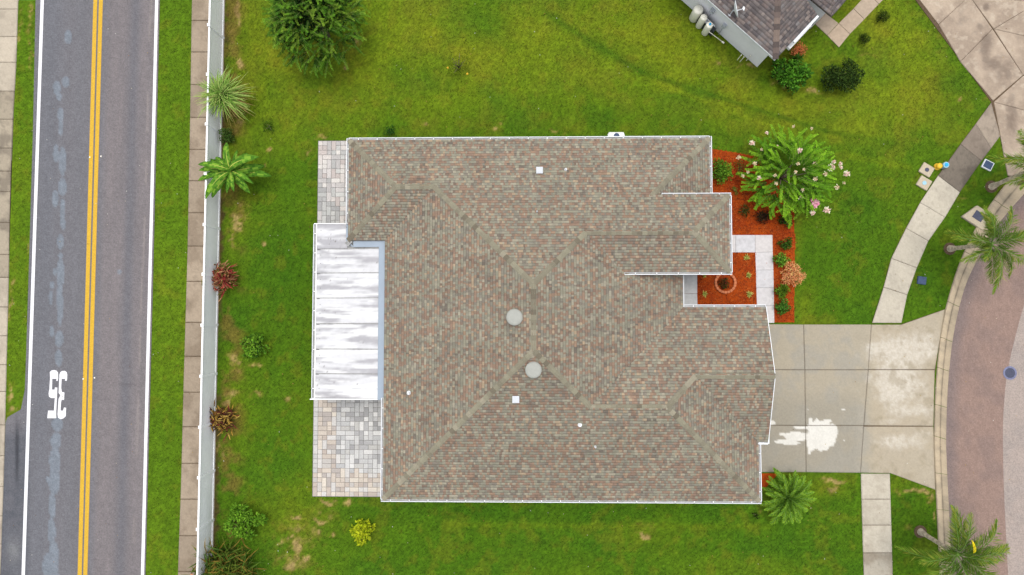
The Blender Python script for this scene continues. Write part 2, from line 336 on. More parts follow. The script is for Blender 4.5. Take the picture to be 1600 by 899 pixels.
def ribbon(name, pxl, w0, w1, z, m, y0=-40, y1=940, parent=None, n=60):
    """painted line: pxl is the centre line polyline (pixels), w0 width in m"""
    mb = MB(); yy = np.linspace(y0, y1, n); pts = [P(interp(pxl, y), y) for y in yy]; L, R = [], []
    for k, p in enumerate(pts):
        d = (pts[min(k + 1, n - 1)] - pts[max(k - 1, 0)]).normalized(); s_ = Vector((-d.y, d.x, 0)); L.append(p + s_ * w0 / 2); R.append(p - s_ * w0 / 2)
    for k in range(n - 1):
        mb.quad((*L[k][:2], z), (*L[k + 1][:2], z), (*R[k + 1][:2], z), (*R[k][:2], z))
    return put(name, mb.mesh(name, m), parent)
ribbon('edge_line', [(67.5, -40), (66.5, 0), (36.7, 899), (35.5, 940)], 0.19, 0, 0.024, M_white, parent=road)
ribbon('edge_line', [(246.3, -40), (245.2, 0), (223, 899), (222, 940)], 0.18, 0, 0.024, M_white, parent=road)
ribbon('centre_line', [(150.4, -40), (149.4, 0), (124.8, 899), (123.6, 940)], 0.232, 0, 0.024, M_yel, parent=road)
ribbon('centre_line', [(159.0, -40), (158, 0), (133.6, 899), (132.4, 940)], 0.232, 0, 0.024, M_yel, parent=road)
# speed number painted for drivers coming from the top of the picture: 3 then 5, both upside down here
def px_from_crop(x, y): return (60 + x * 120 / 981, 560 + y * 110 / 899)
five = [[(150, 175), (172, 155), (205, 150), (235, 158), (255, 185), (257, 262), (181, 262), (152, 262)],           # bowl top
        [(152, 262), (181, 262), (177, 400), (143, 400)], [(235, 262), (256, 262), (250, 290), (231, 286)],
        [(143, 400), (212, 400), (214, 372), (246, 374), (243, 462), (232, 490), (205, 508), (165, 508), (140, 490), (134, 450)],
        [(214, 500), (243, 462), (232, 668), (203, 668)], [(128, 668), (232, 668), (232, 765), (117, 765)]]
three = [[(272, 205), (284, 178), (305, 163), (340, 160), (365, 178), (372, 210), (370, 262), (270, 262)],
         [(345, 262), (370, 262), (364, 291), (342, 285)], [(270, 262), (301, 262), (295, 380), (304, 432), (282, 470), (262, 442)],
         [(300, 430), (336, 436), (332, 532), (296, 528), (282, 478)], [(262, 520), (282, 478), (304, 520), (294, 560), (287, 668), (252, 668)],
         [(252, 668), (320, 668), (330, 628), (358, 632), (354, 740), (320, 770), (285, 777), (255, 758), (249, 720)]]
for nm, polys in (('number_three', three), ('number_five', five)):
    mb = MB()
    for k, pl in enumerate(polys):
        pts = [P(*px_from_crop(*q)) for q in pl]; a = sum(pts[i].x * pts[(i + 1) % len(pts)].y - pts[(i + 1) % len(pts)].x * pts[i].y for i in range(len(pts)))
        if a < 0: pts = pts[::-1]
        mb.quad(*[(p.x, p.y, 0.023 + 0.0012 * k) for p in pts])
    put(nm, mb.mesh(nm, M_white), road)
# raised reflective road studs either side of the yellow lines
for k, (sx, sy) in enumerate([(140.5, 246), (158, 244.5), (130.3, 592.3), (148, 590.5)]):
    p = P(sx, sy); mb = MB(); mb.prism([(-.055, -.06), (.055, -.06), (.055, .06), (-.055, .06)], 0, 0.008); mb.prism([(-.045, -.05), (.045, -.05), (.045, .05), (-.045, .05)], 0.008, 0.022)
    o = put('road_stud', mb.mesh('road_stud', M_tank), None, (p.x, p.y, 0.019)); o['category'] = 'road stud'; o['group'] = 'reflective studs beside the double yellow line'
    o.scale = (.62, .62, .8); o['label'] = ['small road stud left of the yellow lines, upper pair', 'small road stud right of the yellow lines, upper pair', 'small road stud left of the yellow lines, beside the painted 35', 'small road stud right of the yellow lines, beside the painted 35'][k]
# ---- concrete slabs
def slab_col(base, var=0.12):
    f = 1 + (RG.random() - .5) * 2 * var; t = RG.random() * 0.05
    return np.clip(base * f * np.array([1 + t, 1, 1 - t]), 0, 1)
def inset(poly, d):
    n = len(poly); a = sum(poly[i][0] * poly[(i + 1) % n][1] - poly[(i + 1) % n][0] * poly[i][1] for i in range(n)); sg = 1 if a > 0 else -1
    out = []
    for i in range(n):
        p0 = Vector(poly[i - 1]).to_2d(); p1 = Vector(poly[i]).to_2d(); p2 = Vector(poly[(i + 1) % n]).to_2d()
        d1 = (p1 - p0).normalized(); d2 = (p2 - p1).normalized(); n1 = Vector((-d1.y, d1.x)) * sg; n2 = Vector((-d2.y, d2.x)) * sg
        m_ = (n1 + n2); q = m_ / max(m_.length_squared, 0.2) * 2 * d if m_.length > 1e-4 else n1 * d
        out.append(tuple(p1 + q * 1.0))
    return out
def slab(parent, pts, z, base, m=None, var=0.08, d=0.012, name='slab', th=0.1):
    pl = inset(pts, d); mb = MB(); mb.prism(pl, z - th, z)
    # soft worn edge: a narrow sloping rim
    o = put(name, mb.mesh(name, m or M_slab), parent, color=slab_col(base, var)); bev(o, 0.012); return o
# driveway: slabs carry their own stains
def gslab(parent, pts, z, colfn, cell=0.07, name='slab', d=0.012, m=None, th=0.1):
    pl = inset(pts, d); xs = [p[0] for p in pl]; ysl = [p[1] for p in pl]
    q = [np.array(p[:2]) for p in pl]
    if len(q) > 4:  # triangulated fan of quads is enough for the five-sided ones: split along the given order
        pass
    nu = max(2, int(max(np.linalg.norm(q[1] - q[0]), np.linalg.norm(q[2] - q[3])) / cell)); nv = max(2, int(max(np.linalg.norm(q[3] - q[0]), np.linalg.norm(q[2] - q[1])) / cell))
    u = np.linspace(0, 1, nu)[None, :, None]; v = np.linspace(0, 1, nv)[:, None, None]
    Gd = ((q[0] * (1 - u) + q[1] * u) * (1 - v) + (q[3] * (1 - u) + q[2] * u) * v).reshape(-1, 2)
    V = np.concatenate([Gd, np.full((len(Gd), 1), z)], 1)
    i = (np.arange(nv - 1)[:, None] * nu + np.arange(nu - 1)[None]).ravel(); F = [np.stack([i, i + 1, i + 1 + nu, i + nu], 1)]
    # skirt
    ring = list(range(nu)) + [nu * (k + 1) - 1 for k in range(1, nv)] + [nu * (nv - 1) + k for k in range(nu - 2, -1, -1)] + [nu * k for k in range(nv - 2, 0, -1)]
    V2 = V[ring].copy(); V2[:, 2] -= th; n0 = len(V); R_ = np.array(ring); nr = len(ring); j = np.arange(nr)
    F.append(np.stack([R_, n0 + j, n0 + (j + 1) % nr, R_[(j + 1) % nr]], 1)); V = np.concatenate([V, V2])
    return put(name, mesh_np(name, V, np.concatenate(F), m or M_conc, colfn(V[:, 0], V[:, 1]), 'POINT'), parent)
def walk_col(base, dirt, amt, seed):
    f0 = RG.uniform(.93, 1.06)
    def f(x, y):
        n = fbm(x, y, 1.1, 5, seed); n3 = fbm(x, y, 5.0, 3, seed + 2); nf = fbm(x, y, 14.0, 2, seed + 4); c = np.tile(base * f0, (len(x), 1)); c = mixc(c, dirt, sstep(.42, .68, n) * amt); c = mixc(c, dirt * .7, sstep(.6, .75, n3) * amt * .4)
        return c * (0.92 + 0.16 * nf[:, None])
    return f
C_walk = A(168, 152, 132); C_pale = A(203, 194, 176); C_wwalk = A(196, 184, 165)
# pavement beside the fence
sw = structure('fence_sidewalk')
js = [-17, 33, 82, 133, 184, 234, 283, 333, 385, 440, 504, 557, 613, 667, 724, 780, 837, 893, 950]
mb = MB(); mb.prism([tuple(P(interp(WALK_L, y) + 1, y)[:2]) for y in (-40, 300, 600, 940)] + [tuple(P(fence_x(y) - 1, y)[:2]) for y in (940, 600, 300, -40)], -0.08, 0.028)
put('joint_bed', mb.mesh('joint_bed', M_soil), sw)
for k in range(len(js) - 1):
    a, b = js[k], js[k + 1]
    gslab(sw, G((interp(WALK_L, a), a), (fence_x(a) + 1, a), (fence_x(b) + 1, b), (interp(WALK_L, b), b)), 0.05, walk_col(C_walk * RG.uniform(.92, 1.08), A(134, 118, 100), .6, 401), d=0.018)
# pavement on the far side of the road
sw2 = structure('far_sidewalk'); js = [-30, 15, 58, 98, 143, 187, 232, 268, 300, 348, 398, 434, 480, 525, 570, 612, 664, 712, 760, 806, 850, 899, 945]
for k in range(len(js) - 1):
    a, b = js[k], js[k + 1]; c = C_wwalk if not (140 < a < 430) else A(172, 160, 140)
    gslab(sw2, G((-26, a), (interp(WWALK_R, a), a), (interp(WWALK_R, b), b), (-26, b)), 0.05, walk_col(c, A(130, 120, 106), .35 if not (140 < a < 430) else .8, 411), d=0.012)
mb = MB(); mb.prism(G((-26, -30), (25, -30), (12, 500), (0, 930), (-26, 930)), -0.08, 0.02); put('joint_bed', mb.mesh('joint_bed', M_soil), sw2)
# curved pavement on the right
ew = structure('curved_sidewalk')
LW = [(1548, 161), (1524, 194), (1500, 226), (1465, 275), (1437, 317), (1415, 357), (1392, 404), (1380, 449), (1362, 505)]
RW = [(1562, 213), (1548, 232), (1533, 252), (1499, 301), (1476, 340), (1450, 377), (1432, 419), (1417, 461), (1408, 505)]
cc = [A(164, 150, 134), A(142, 129, 116), A(128, 118, 106), C_pale, C_pale, C_pale, C_pale * 1.0, C_pale]
for k in range(8):
    gslab(ew, G(LW[k], RW[k], RW[k + 1], LW[k + 1]), 0.052, walk_col(cc[k], cc[k] * (.62 if k < 3 else .88), .8, 421), d=0.004 if k in (0, 1, 3) else 0.01)
mb = MB()
for k in range(8): mb.prism(G(LW[k], RW[k], RW[k + 1], LW[k + 1]), -0.07, 0.03)
put('joint_bed', mb.mesh('joint_bed', M_soil), ew)
ew2 = structure('lower_sidewalk'); js = [740, 780, 820.5, 863.5, 905, 945]
mb = MB(); mb.prism(G((1346, 741), (1389, 741), (1393, 940), (1350, 940)), -0.07, 0.03); put('joint_bed', mb.mesh('joint_bed', M_soil), ew2)
for k in range(5):
    a, b = js[k], js[k + 1]; f = lambda y: 1344.5 + (y - 740) * 0.028; g = lambda y: 1390 + (y - 740) * 0.028
    gslab(ew2, G((f(a), a), (g(a), a), (g(b), b), (f(b), b)), 0.052, walk_col(C_pale * (1 if k < 3 else 0.82), A(150, 138, 120), .35 if k < 3 else .8, 431), d=0.012)
WHITE = [(1283, 681, 22, 22, 1.3), (1268, 690, 9, 15, 1.1), (1272, 668, 12, 10, 1.1), (1300, 674, 9, 12, 1.1), (1266, 658, 4, 6, 1), (1276, 658, 3, 5, .9), (1292, 658, 8, 4, .9), (1264, 706, 3, 6, .8),
         (1243, 682, 20, 8, 1.1), (1222, 690, 14, 3.2, 1.0), (1235, 692, 18, 3, 1.0), (1222, 679, 7, 3, .9), (1252, 668, 16, 2.5, .9), (1206, 661, 6, 4, 1), (1318, 688, 5, 3, .5), (1317, 640, 3, 2, .8), (1262, 640, 3, 5, .5)]
WEAR = [(1400, 548, 55, 26, 1), (1440, 540, 30, 24, .8), (1400, 600, 40, 40, .9), (1380, 590, 26, 24, .9), (1420, 640, 50, 14, .7), (1440, 610, 20, 30, .6), (1410, 690, 40, 14, .8), (1385, 660, 30, 8, .5), (1440, 680, 20, 8, .6)]
def drive_col(x, y):
    px, py = img(x, y)
    n = fbm(x, y, 1.2, 5, 61); n3 = fbm(x, y, 6.0, 3, 63); nf = fbm(x, y, 14.0, 2, 65)
    c = np.tile(A(176, 166, 146), (len(x), 1)); c = mixc(c, A(160, 155, 143), sstep(0.4, 0.65, n) * 0.7)
    c = mixc(c, A(152, 147, 134), sstep(600, 640, py) * sstep(1350, 1330, px) * 0.55)
    c = mixc(c, A(188, 174, 150), sstep(1350, 1370, px) * 0.6)
    wr = sstep(0.15, 0.85, blobs(px, py, WEAR) * (0.35 + 1.3 * n3) * (0.5 + n)); c = mixc(c, A(214, 206, 192), wr * (0.5 + 0.5 * nf) * 0.9); c = mixc(c, A(158, 146, 122), sstep(.55, .7, fbm(x, y, 2.0, 4, 67)) * sstep(1350, 1370, px) * .5)
    wh = sstep(0.40, 0.47, blobs(px, py, WHITE) * (0.72 + 0.56 * n3)); c = mixc(c, A(240, 237, 228), wh * (0.9 - 0.25 * nf))
    sp = sstep(0.75, 0.80, vnoise(x * 9, y * 9, 77)) * sstep(0.8, 0.85, vnoise(x * 2.3, y * 2.3, 78)); c = mixc(c, A(120, 110, 96), sp * 0.12)
    return c * (0.95 + 0.1 * nf[:, None]) * (0.92 + 0.16 * n[:, None])
dw = structure('driveway')
mb = MB(); mb.prism(G((1150, 508), (1405, 508), (1474, 484), (1458, 600), (1456, 680), (1459, 763), (1390, 738), (1150, 736)), -0.08, 0.03); put('joint_bed', mb.mesh('joint_bed', M_soil), dw)
DR = [(1150, 506, 1255, 507, 1257, 578, 1150, 578), (1255, 507, 1361, 507, 1356, 578, 1257, 578), (1361, 507, 1408, 507, 1476, 483, 1460, 578, 1356, 578),
      (1150, 578, 1257, 578, 1258, 665, 1150, 664), (1257, 578, 1356, 578, 1349, 665, 1258, 665), (1356, 578, 1460, 578, 1458, 666, 1349, 665),
      (1150, 664, 1258, 665, 1259, 738, 1150, 738), (1258, 665, 1349, 665, 1344, 739, 1259, 738), (1349, 665, 1458, 666, 1461, 766, 1391, 740, 1344, 739)]
for d_ in DR:
    pts = [(d_[i], d_[i + 1]) for i in range(0, len(d_), 2)]
    if len(pts) == 4: gslab(dw, G(*pts), 0.05, drive_col)
def gslab_bent(parent, top, bot, z, colfn, nv, nseg, name='slab'):
    """slab whose upper and lower edges are bent lines with the same number of points"""
    T = np.array(G(*top)); B = np.array(G(*bot)); k = len(T) - 1; u = np.concatenate([np.linspace(a, a + 1, nseg, endpoint=False) for a in range(k)] + [[k]])
    t_ = np.stack([np.interp(u, range(k + 1), T[:, i]) for i in (0, 1)], 1); b_ = np.stack([np.interp(u, range(k + 1), B[:, i]) for i in (0, 1)], 1); nu = len(u); v = np.linspace(0.006, .994, nv)[:, None, None]
    t2 = t_.copy(); Gd = (t_[None] * (1 - v) + b_[None] * v).reshape(-1, 2); cen_ = Gd.mean(0); Gd = cen_ + (Gd - cen_) * .995
    V = np.concatenate([Gd, np.full((len(Gd), 1), z)], 1); i = (np.arange(nv - 1)[:, None] * nu + np.arange(nu - 1)[None]).ravel(); F = [np.stack([i, i + nu, i + 1 + nu, i + 1], 1)]
    ring = list(range(nu)) + [nu * (q + 1) - 1 for q in range(1, nv)] + [nu * (nv - 1) + q for q in range(nu - 2, -1, -1)] + [nu * q for q in range(nv - 2, 0, -1)]
    V2 = V[ring].copy(); V2[:, 2] -= .1; n0 = len(V); R_ = np.array(ring); nr = len(ring); q = np.arange(nr); F.append(np.stack([R_, R_[(q + 1) % nr], n0 + (q + 1) % nr, n0 + q], 1)); V = np.concatenate([V, V2])
    return put(name, mesh_np(name, V, np.concatenate(F), M_conc, colfn(V[:, 0], V[:, 1]), 'POINT'), parent)
gslab_bent(dw, [(1361, 507), (1408, 507), (1476, 483)], [(1356, 578), (1408, 578), (1460, 578)], .05, drive_col, 36, 32)
gslab_bent(dw, [(1349, 666), (1391, 666), (1458, 666)], [(1344, 739), (1391, 740), (1461, 766)], .05, drive_col, 40, 32)
# neighbour's driveway, top right
STN = [(1540, 75, 12, 50, .8), (1555, 100, 30, 14, .8), (1530, 45, 16, 14, .6), (1570, 110, 20, 30, .7), (1580, 180, 12, 40, .8), (1540, 12, 6, 8, .9), (1500, 30, 30, 20, .5), (1590, 60, 30, 8, .4)]
def drive2_col(x, y):
    px, py = img(x, y); n = fbm(x, y, 0.9, 5, 71); n3 = fbm(x, y, 4.0, 4, 73); nf = fbm(x, y, 14.0, 2, 75)
    c = np.tile(A(188, 170, 150), (len(x), 1)); c = mixc(c, A(160, 143, 126), sstep(0.4, 0.7, n) * 0.8); c = mixc(c, A(205, 190, 170), sstep(0.55, 0.7, n3) * 0.5)
    c = mixc(c, A(118, 103, 92), sstep(0.2, 0.8, blobs(px, py, STN) * (0.4 + 1.2 * n3)) * 0.7)
    return c * (0.93 + 0.14 * nf[:, None])
dn = structure('neighbour_driveway')
mb = MB(); mb.prism(G((1400, -40), (1548, 159), (1562, 212), (1578, 290), (1700, 290), (1700, -40)), -0.08, 0.028); put('joint_bed', mb.mesh('joint_bed', M_soil), dn)
for pts in [[(1402, -44), (1548, -44), (1508, 0), (1466, 39)], [(1466, 39), (1514, -6), (1550, 46), (1500, 97)], [(1500, 97), (1550, 46), (1598, 118), (1551, 158)],
            [(1514, -6), (1548, -44), (1680, -60), (1616, 4)], [(1514, -6), (1616, 4), (1602, 16), (1552, 46)], [(1552, 46), (1602, 16), (1700, 20), (1700, 80)], [(1552, 46), (1700, 80), (1690, 110), (1598, 118)],
            [(1552, 160), (1598, 119), (1700, 110), (1700, 200)], [(1552, 160), (1700, 200), (1700, 290), (1574, 275)]]:
    gslab(dn, G(*pts), 0.046, drive2_col, d=0.01)
# kerb and gutter, east road
CURB_R = [(1640, 262), (1600, 303), (1560, 350), (1530, 400), (1507, 450), (1490, 520), (1481, 600), (1478, 680), (1479, 725), (1482, 790), (1487, 899), (1490, 945)]
CURB_L = [(1612, 243), (1575, 283), (1540, 330), (1511, 383), (1489, 440), (1471, 512), (1462, 600), (1459, 680), (1460, 725), (1463, 790), (1468, 899), (1471, 945)]
ROAD2_M = [(1700, 330), (1640, 385), (1618, 430), (1600, 476), (1576, 570), (1568, 640), (1567, 700), (1569, 780), (1575, 899), (1578, 945)]
def smooth(poly, n):
    p = np.array(poly, float); t = np.concatenate([[0], np.cumsum(np.linalg.norm(np.diff(p, axis=0), axis=1))]); t /= t[-1]
    s = np.linspace(0, 1, n); o = []
    for q in s:      # Catmull-Rom through the points
        k = min(int(np.searchsorted(t, q, 'right')) - 1, len(p) - 2); u = (q - t[k]) / (t[k + 1] - t[k])
        p0, p1, p2, p3 = p[max(k - 1, 0)], p[k], p[k + 1], p[min(k + 2, len(p) - 1)]
        o.append(0.5 * ((2 * p1) + (-p0 + p2) * u + (2 * p0 - 5 * p1 + 4 * p2 - p3) * u * u + (-p0 + 3 * p1 - 3 * p2 + p3) * u ** 3))
    return np.array(o)
cr = smooth(CURB_R, 161); cl = smooth(CURB_L, 161)
kerb = structure('kerb')
prof = [(0.0, -0.05), (0.0, 0.10), (0.06, 0.105), (0.30, 0.095), (0.46, 0.03), (0.52, 0.012), (0.60, 0.014), (1.0, 0.03), (1.0, -0.05)]
def kerb_col(x, y, t):
    n3 = fbm(x, y, 3.0, 4, 83); c = np.tile(A(198, 180, 152), (len(x), 1)); c = mixc(c, A(160, 148, 128), sstep(.4, .7, n3) * .6)
    return mixc(c, A(84, 76, 66), np.exp(-((t - 0.53) / 0.06) ** 2) * (0.35 + 0.9 * n3) * 0.85)
segs = [0, 20, 40, 58, 70, 80, 92, 103, 116, 128, 140, 150, 160]
for a, b in zip(segs[:-1], segs[1:]):
    V = []; T = []
    idx = np.linspace(a + (0.07 if a else 0), b - 0.07, 2 * (b - a))
    for i in idx:
        k = int(min(i, 159)); f = i - k; L_ = P(*(cl[k] * (1 - f) + cl[k + 1] * f)); R_ = P(*(cr[k] * (1 - f) + cr[k + 1] * f))
        for t_, z_ in prof: q = L_.lerp(R_, t_); V.append((q.x, q.y, z_)); T.append(t_)
    m_ = len(prof); F = []
    for k in range(len(idx) - 1):
        for j in range(m_ - 1): F.append((k * m_ + j, k * m_ + j + 1, (k + 1) * m_ + j + 1, (k + 1) * m_ + j))
    V = np.array(V); put('kerb_segment', mesh_np('kerb_segment', V, F, M_conc, kerb_col(V[:, 0], V[:, 1], np.array(T)), 'POINT'), kerb)
mid = smooth(ROAD2_M, 161)
def r2a(x, y):
    n = fbm(x, y, 1.2, 4, 91); nf = fbm(x, y, 12, 2, 93); n9 = vnoise(x * 16, y * 16, 4); c = np.tile(A(153, 129, 118), (len(x), 1)); c = mixc(c, A(138, 119, 112), sstep(.42, .7, n) * .6)
    px, py = img(x, y); cxr = np.interp(py, [p[1] for p in CURB_R], [p[0] for p in CURB_R]); c = mixc(c, A(122, 112, 112), sstep(26, 2, px - cxr) * 0.6)
    return c * (0.86 + 0.28 * nf[:, None])
def r2b(x, y):
    n = fbm(x, y, 1.2, 4, 95); nf = fbm(x, y, 12, 2, 97); n9 = vnoise(x * 16, y * 16, 6); c = np.tile(A(174, 160, 151), (len(x), 1)); c = mixc(c, A(160, 150, 144), sstep(.42, .7, n) * .6)
    return c * (0.88 + 0.24 * nf[:, None])
er = structure('east_road')
put('asphalt_lane', strip_grid([P(*q) for q in cr], [P(*q) for q in mid], 40, 0.018, r2a, M_asph, 'asphalt_lane'), er)
far = mid + np.array([[150, 0]]); put('asphalt_lane', strip_grid([P(*q) for q in mid], [P(*q) for q in far], 50, 0.018, r2b, M_asph, 'asphalt_lane'), er, label='paler lane on the far side of the seam')
# front mulch bed
def mulch_col(x, y):
    n = fbm(x, y, 7, 3, 101); n2 = fbm(x, y, 1.3, 3, 103); c = np.tile(A(178, 76, 24), (len(x), 1)); c = mixc(c, A(148, 54, 22), sstep(.4, .65, n2) * .6); c = mixc(c, A(120, 54, 32), sstep(.55, .72, n) * .45)
    c = mixc(c, A(200, 110, 50), sstep(.78, .9, vnoise(x * 11, y * 11, 9)) * .5); return c
def poly_grid(pts, z, cell, colfn, m, name, zf=None):
    xs = np.arange(min(p[0] for p in pts) - cell, max(p[0] for p in pts) + cell * 2, cell); ys_ = np.arange(min(p[1] for p in pts) - cell, max(p[1] for p in pts) + cell * 2, cell)
    X, Y = np.meshgrid(xs, ys_); nx = len(xs); V = np.stack([X.ravel(), Y.ravel(), np.full(X.size, z)], 1)
    if zf is not None: V[:, 2] += zf(V[:, 0], V[:, 1])
    i = (np.arange(len(ys_) - 1)[:, None] * nx + np.arange(nx - 1)[None]).ravel()
    F = np.stack([i, i + 1, i + 1 + nx, i + nx], 1); c = V[F].mean(1); F = F[inpoly(c[:, 0], c[:, 1], pts)]
    used, inv = np.unique(F, return_inverse=True); V = V[used]; F = inv.reshape(F.shape)
    return mesh_np(name, V, F, m, colfn(V[:, 0], V[:, 1]), 'POINT')
BED = G((1085, 236), (1112, 233), (1150, 239), (1182, 245), (1205, 275), (1228, 305), (1240, 333), (1242, 380), (1241, 430), (1240, 504), (1040, 504), (1040, 300), (1085, 300))
bed = structure('mulch_bed', poly_grid(BED, 0.03, 0.045, mulch_col, M_mulch, 'mulch_bed', lambda x, y: 0.035 * fbm(x, y, 9, 2, 5)))
BED2 = G((1186, 700), (1186, 739), (1216, 739.5), (1208, 748), (1198, 760), (1186, 770))
structure('side_mulch_bed', poly_grid(BED2, 0.012, 0.05, mulch_col, M_mulch, 'side_mulch_bed', lambda x, y: 0.03 * fbm(x, y, 9, 2, 5)))
# pale entry walk
wk = structure('entry_walk'); C_en = A(214, 213, 216)
for pts in [[(1100, 367.5), (1149, 367.5), (1149, 395), (1100, 395)], [(1149, 367.5), (1179.3, 367.5), (1179.3, 395), (1149, 395)], [(1179.3, 367.5), (1206.5, 367.5), (1207, 394), (1179.3, 395)], [(1179.3, 395), (1207, 394), (1208, 422), (1180.5, 422.5)],
            [(1180.5, 422.5), (1208, 422), (1208.5, 450), (1181, 450)], [(1181, 450), (1208.5, 450), (1209, 478), (1182, 478)], [(1182, 478), (1209, 478), (1209.5, 505), (1183, 505)]]:
    slab(wk, G(*pts), 0.075, C_en, var=0.015, d=0.006)
mb = MB(); mb.prism(G((1101, 368.5), (1205.5, 368.5), (1208, 504), (1184, 504), (1181, 394), (1101, 394)), -0.05, 0.06); put('joint_bed', mb.mesh('joint_bed', M_slab), wk, color=A(150, 150, 150))
for pts in [[(1035, 380), (1089, 380), (1089, 459), (1035, 459)], [(1035, 459), (1089, 459), (1090, 500), (1035, 500)]]:
    slab(wk, G(*pts), 0.08, A(205, 208, 210), var=0.01, d=0.004)

# ------------------------------------------------------------------ PAVER PATIO behind the house
patio = structure('paver_patio')
def pcol(x, y):
    px, py = img(np.array([x]), np.array([y])); px = px[0]; py = py[0]; r = random.random()
    if py < 360:
        t = (py - 220) / 130; pal = [(218, 205, 196), (205, 196, 192), (185, 178, 176), (196, 176, 168), (226, 218, 208)] if r > t * .8 else [(190, 190, 186), (172, 172, 170), (202, 202, 196), (160, 160, 160), (182, 184, 180)]
    elif px < 529 and px > 500 or py > 738: pal = [(204, 182, 158), (192, 168, 146), (214, 192, 166), (196, 186, 176), (178, 162, 150), (222, 204, 178), (210, 204, 198)]
    elif px <= 500: pal = [(196, 194, 188), (206, 202, 196), (186, 186, 182)]
    else: pal = [(196, 196, 196), (184, 186, 186), (172, 173, 174), (208, 208, 206), (222, 221, 218), (150, 151, 153), (190, 188, 182)]
    c = A(*random.choice(pal)); g = c.mean(); c = (c * .62 + np.array([g * 1.02, g, g * .97]) * .38) * random.uniform(0.98, 1.12); c = c * .78 + A(200, 198, 194) * .24
    return c
up = 0.26; pavers = []
def lay(x0, x1, y0, y1, seed):
    r = random.Random(seed); nx = round((x1 - x0) / up); ny = round((y1 - y0) / up); ux = (x1 - x0) / nx; uy = (y1 - y0) / ny; occ = set(); out = []
    for j in range(ny):
        for i in range(nx):
            if (i, j) in occ: continue
            opts = [(1, 1)] * 6 + [(2, 1)] * 2 + [(1, 2)] * 2
            a, b = r.choice(opts)
            if i + a > nx or j + b > ny or any((i + p, j + q) in occ for p in range(a) for q in range(b)): a = b = 1
            for p in range(a):
                for q in range(b): occ.add((i + p, j + q))
            out.append((x0 + i * ux, x0 + (i + a) * ux, y0 + j * uy, y0 + (j + b) * uy, a, b))
    return out
pa = P(498, 221); pb = P(552, 352); pc = P(491, 600); pd = P(604, 776)
L1 = lay(pa.x, pb.x, pb.y, pa.y, 3); L2 = lay(pc.x, pd.x, pd.y, pc.y, 5)
meshes = {}
for (x0, x1, y0, y1, a, b) in L1 + L2:
    key = (round(x1 - x0, 2), round(y1 - y0, 2))
    if key not in meshes:
        w_, h_ = (x1 - x0) / 2 - .008, (y1 - y0) / 2 - .008; m_ = MB(); e = 0.012; i = 0
        m_.v = [(-w_, -h_, -.05), (w_, -h_, -.05), (w_, h_, -.05), (-w_, h_, -.05), (-w_, -h_, -.008), (w_, -h_, -.008), (w_, h_, -.008), (-w_, h_, -.008), (-w_ + e, -h_ + e, 0), (w_ - e, -h_ + e, 0), (w_ - e, h_ - e, 0), (-w_ + e, h_ - e, 0)]
        for z in (0, 4):
            for k in range(4): m_.f.append((z + k, z + (k + 1) % 4, z + 4 + (k + 1) % 4, z + 4 + k))
        m_.f.append((8, 9, 10, 11)); meshes[key] = m_.mesh('paver', M_paver)
    cx_, cy_ = (x0 + x1) / 2, (y0 + y1) / 2
    put('paver', meshes[key], patio, (cx_, cy_, 0.07 + random.uniform(-.003, .004)), color=pcol(cx_, cy_))
mb = MB(); q = P(498, 352)
mb.prism([(pc.x - .02, pd.y - .02), (pd.x, pd.y - .02), (pd.x, pc.y + .5), (pd.x, pb.y), (pb.x, pb.y), (pb.x, pa.y + .02), (pa.x - .02, pa.y + .02), (pa.x - .02, pb.y), (pc.x - .02, pb.y)], -.06, .05)
put('paver_bed', mb.mesh('paver_bed', M_slab), patio, color=A(120, 116, 112))
mb = MB()
for (x0, x1, y0, y1, a, b) in lay(pc.x, pd.x, pc.y + .01, pb.y - .01, 9): mb.box(x0 + .008, x1 - .008, y0 + .008, y1 - .008, 0.0, 0.069)
o = put('pavers_under_cover', mb.mesh('pavers_under_cover', M_slab), patio, color=A(185, 184, 180)); o['kind'] = 'stuff'

# ------------------------------------------------------------------ THE HOUSE
ZE, PT = 2.8, 0.345
def ex(px, py=500, z=ZE): return P(px, py, z).x
def ey(py, px=850, z=ZE): return P(px, py, z).y
xWt = ex(544.5, 300); xW = ex(600, 560); xE = ex(1067, 450); xEn = ex(1109, 260); xE2 = ex(1186, 740); xG = ex(1198, 560)
yN = ey(217.5, 830); yS = ey(782, 890); ySt = ey(376, 570); yNg = ey(480, 1130); ySg = ey(691, 1195)
xc = (xW + xE) / 2
_d = (yN - ey(305.5, 1080, ZE + 1.0)); ZEE = ZE + PT * _d
yNe = ey(305.5, 1080, ZEE); ZEE = ZE + PT * (yN - yNe); ySe = ey(425.5, 1080, ZEE); xEe = ex(1140, 365, ZEE)
w1 = (yN - ySt) / 2; yR1 = (yN + ySt) / 2; y1 = yN - (xc - xW); y2 = yS + (xc - xW)
yR3 = (yNe + ySe) / 2; xR3w = xE - (yN - yR3); xR3e = xEe - (yNe - ySe) / 2; xV = xE - (yN - yNe)
w2 = (yNg - yS) / 2; yR2 = (yNg + yS) / 2; yR4 = (yNg + ySg) / 2; w4 = (yNg - ySg) / 2; xNEh = xEn - (yN - yNe)
hN = lambda x, y: ZE + PT * (yN - y); hS = lambda x, y: ZE + PT * (y - yS); hW = lambda x, y: ZE + PT * (x - xW); hE = lambda x, y: ZE + PT * (xE - x)
hWt = lambda x, y: ZE + PT * (x - xWt); hSt = lambda x, y: ZE + PT * (y - ySt); hEn = lambda x, y: ZE + PT * (xEn - x)
hNg = lambda x, y: ZE + PT * (yNg - y); hE2 = lambda x, y: ZE + PT * (xE2 - x); hSg = lambda x, y: ZE + PT * (y - ySg)
hSe = lambda x, y: ZEE + PT * (y - ySe); hEe = lambda x, y: ZEE + PT * (xEe - x)
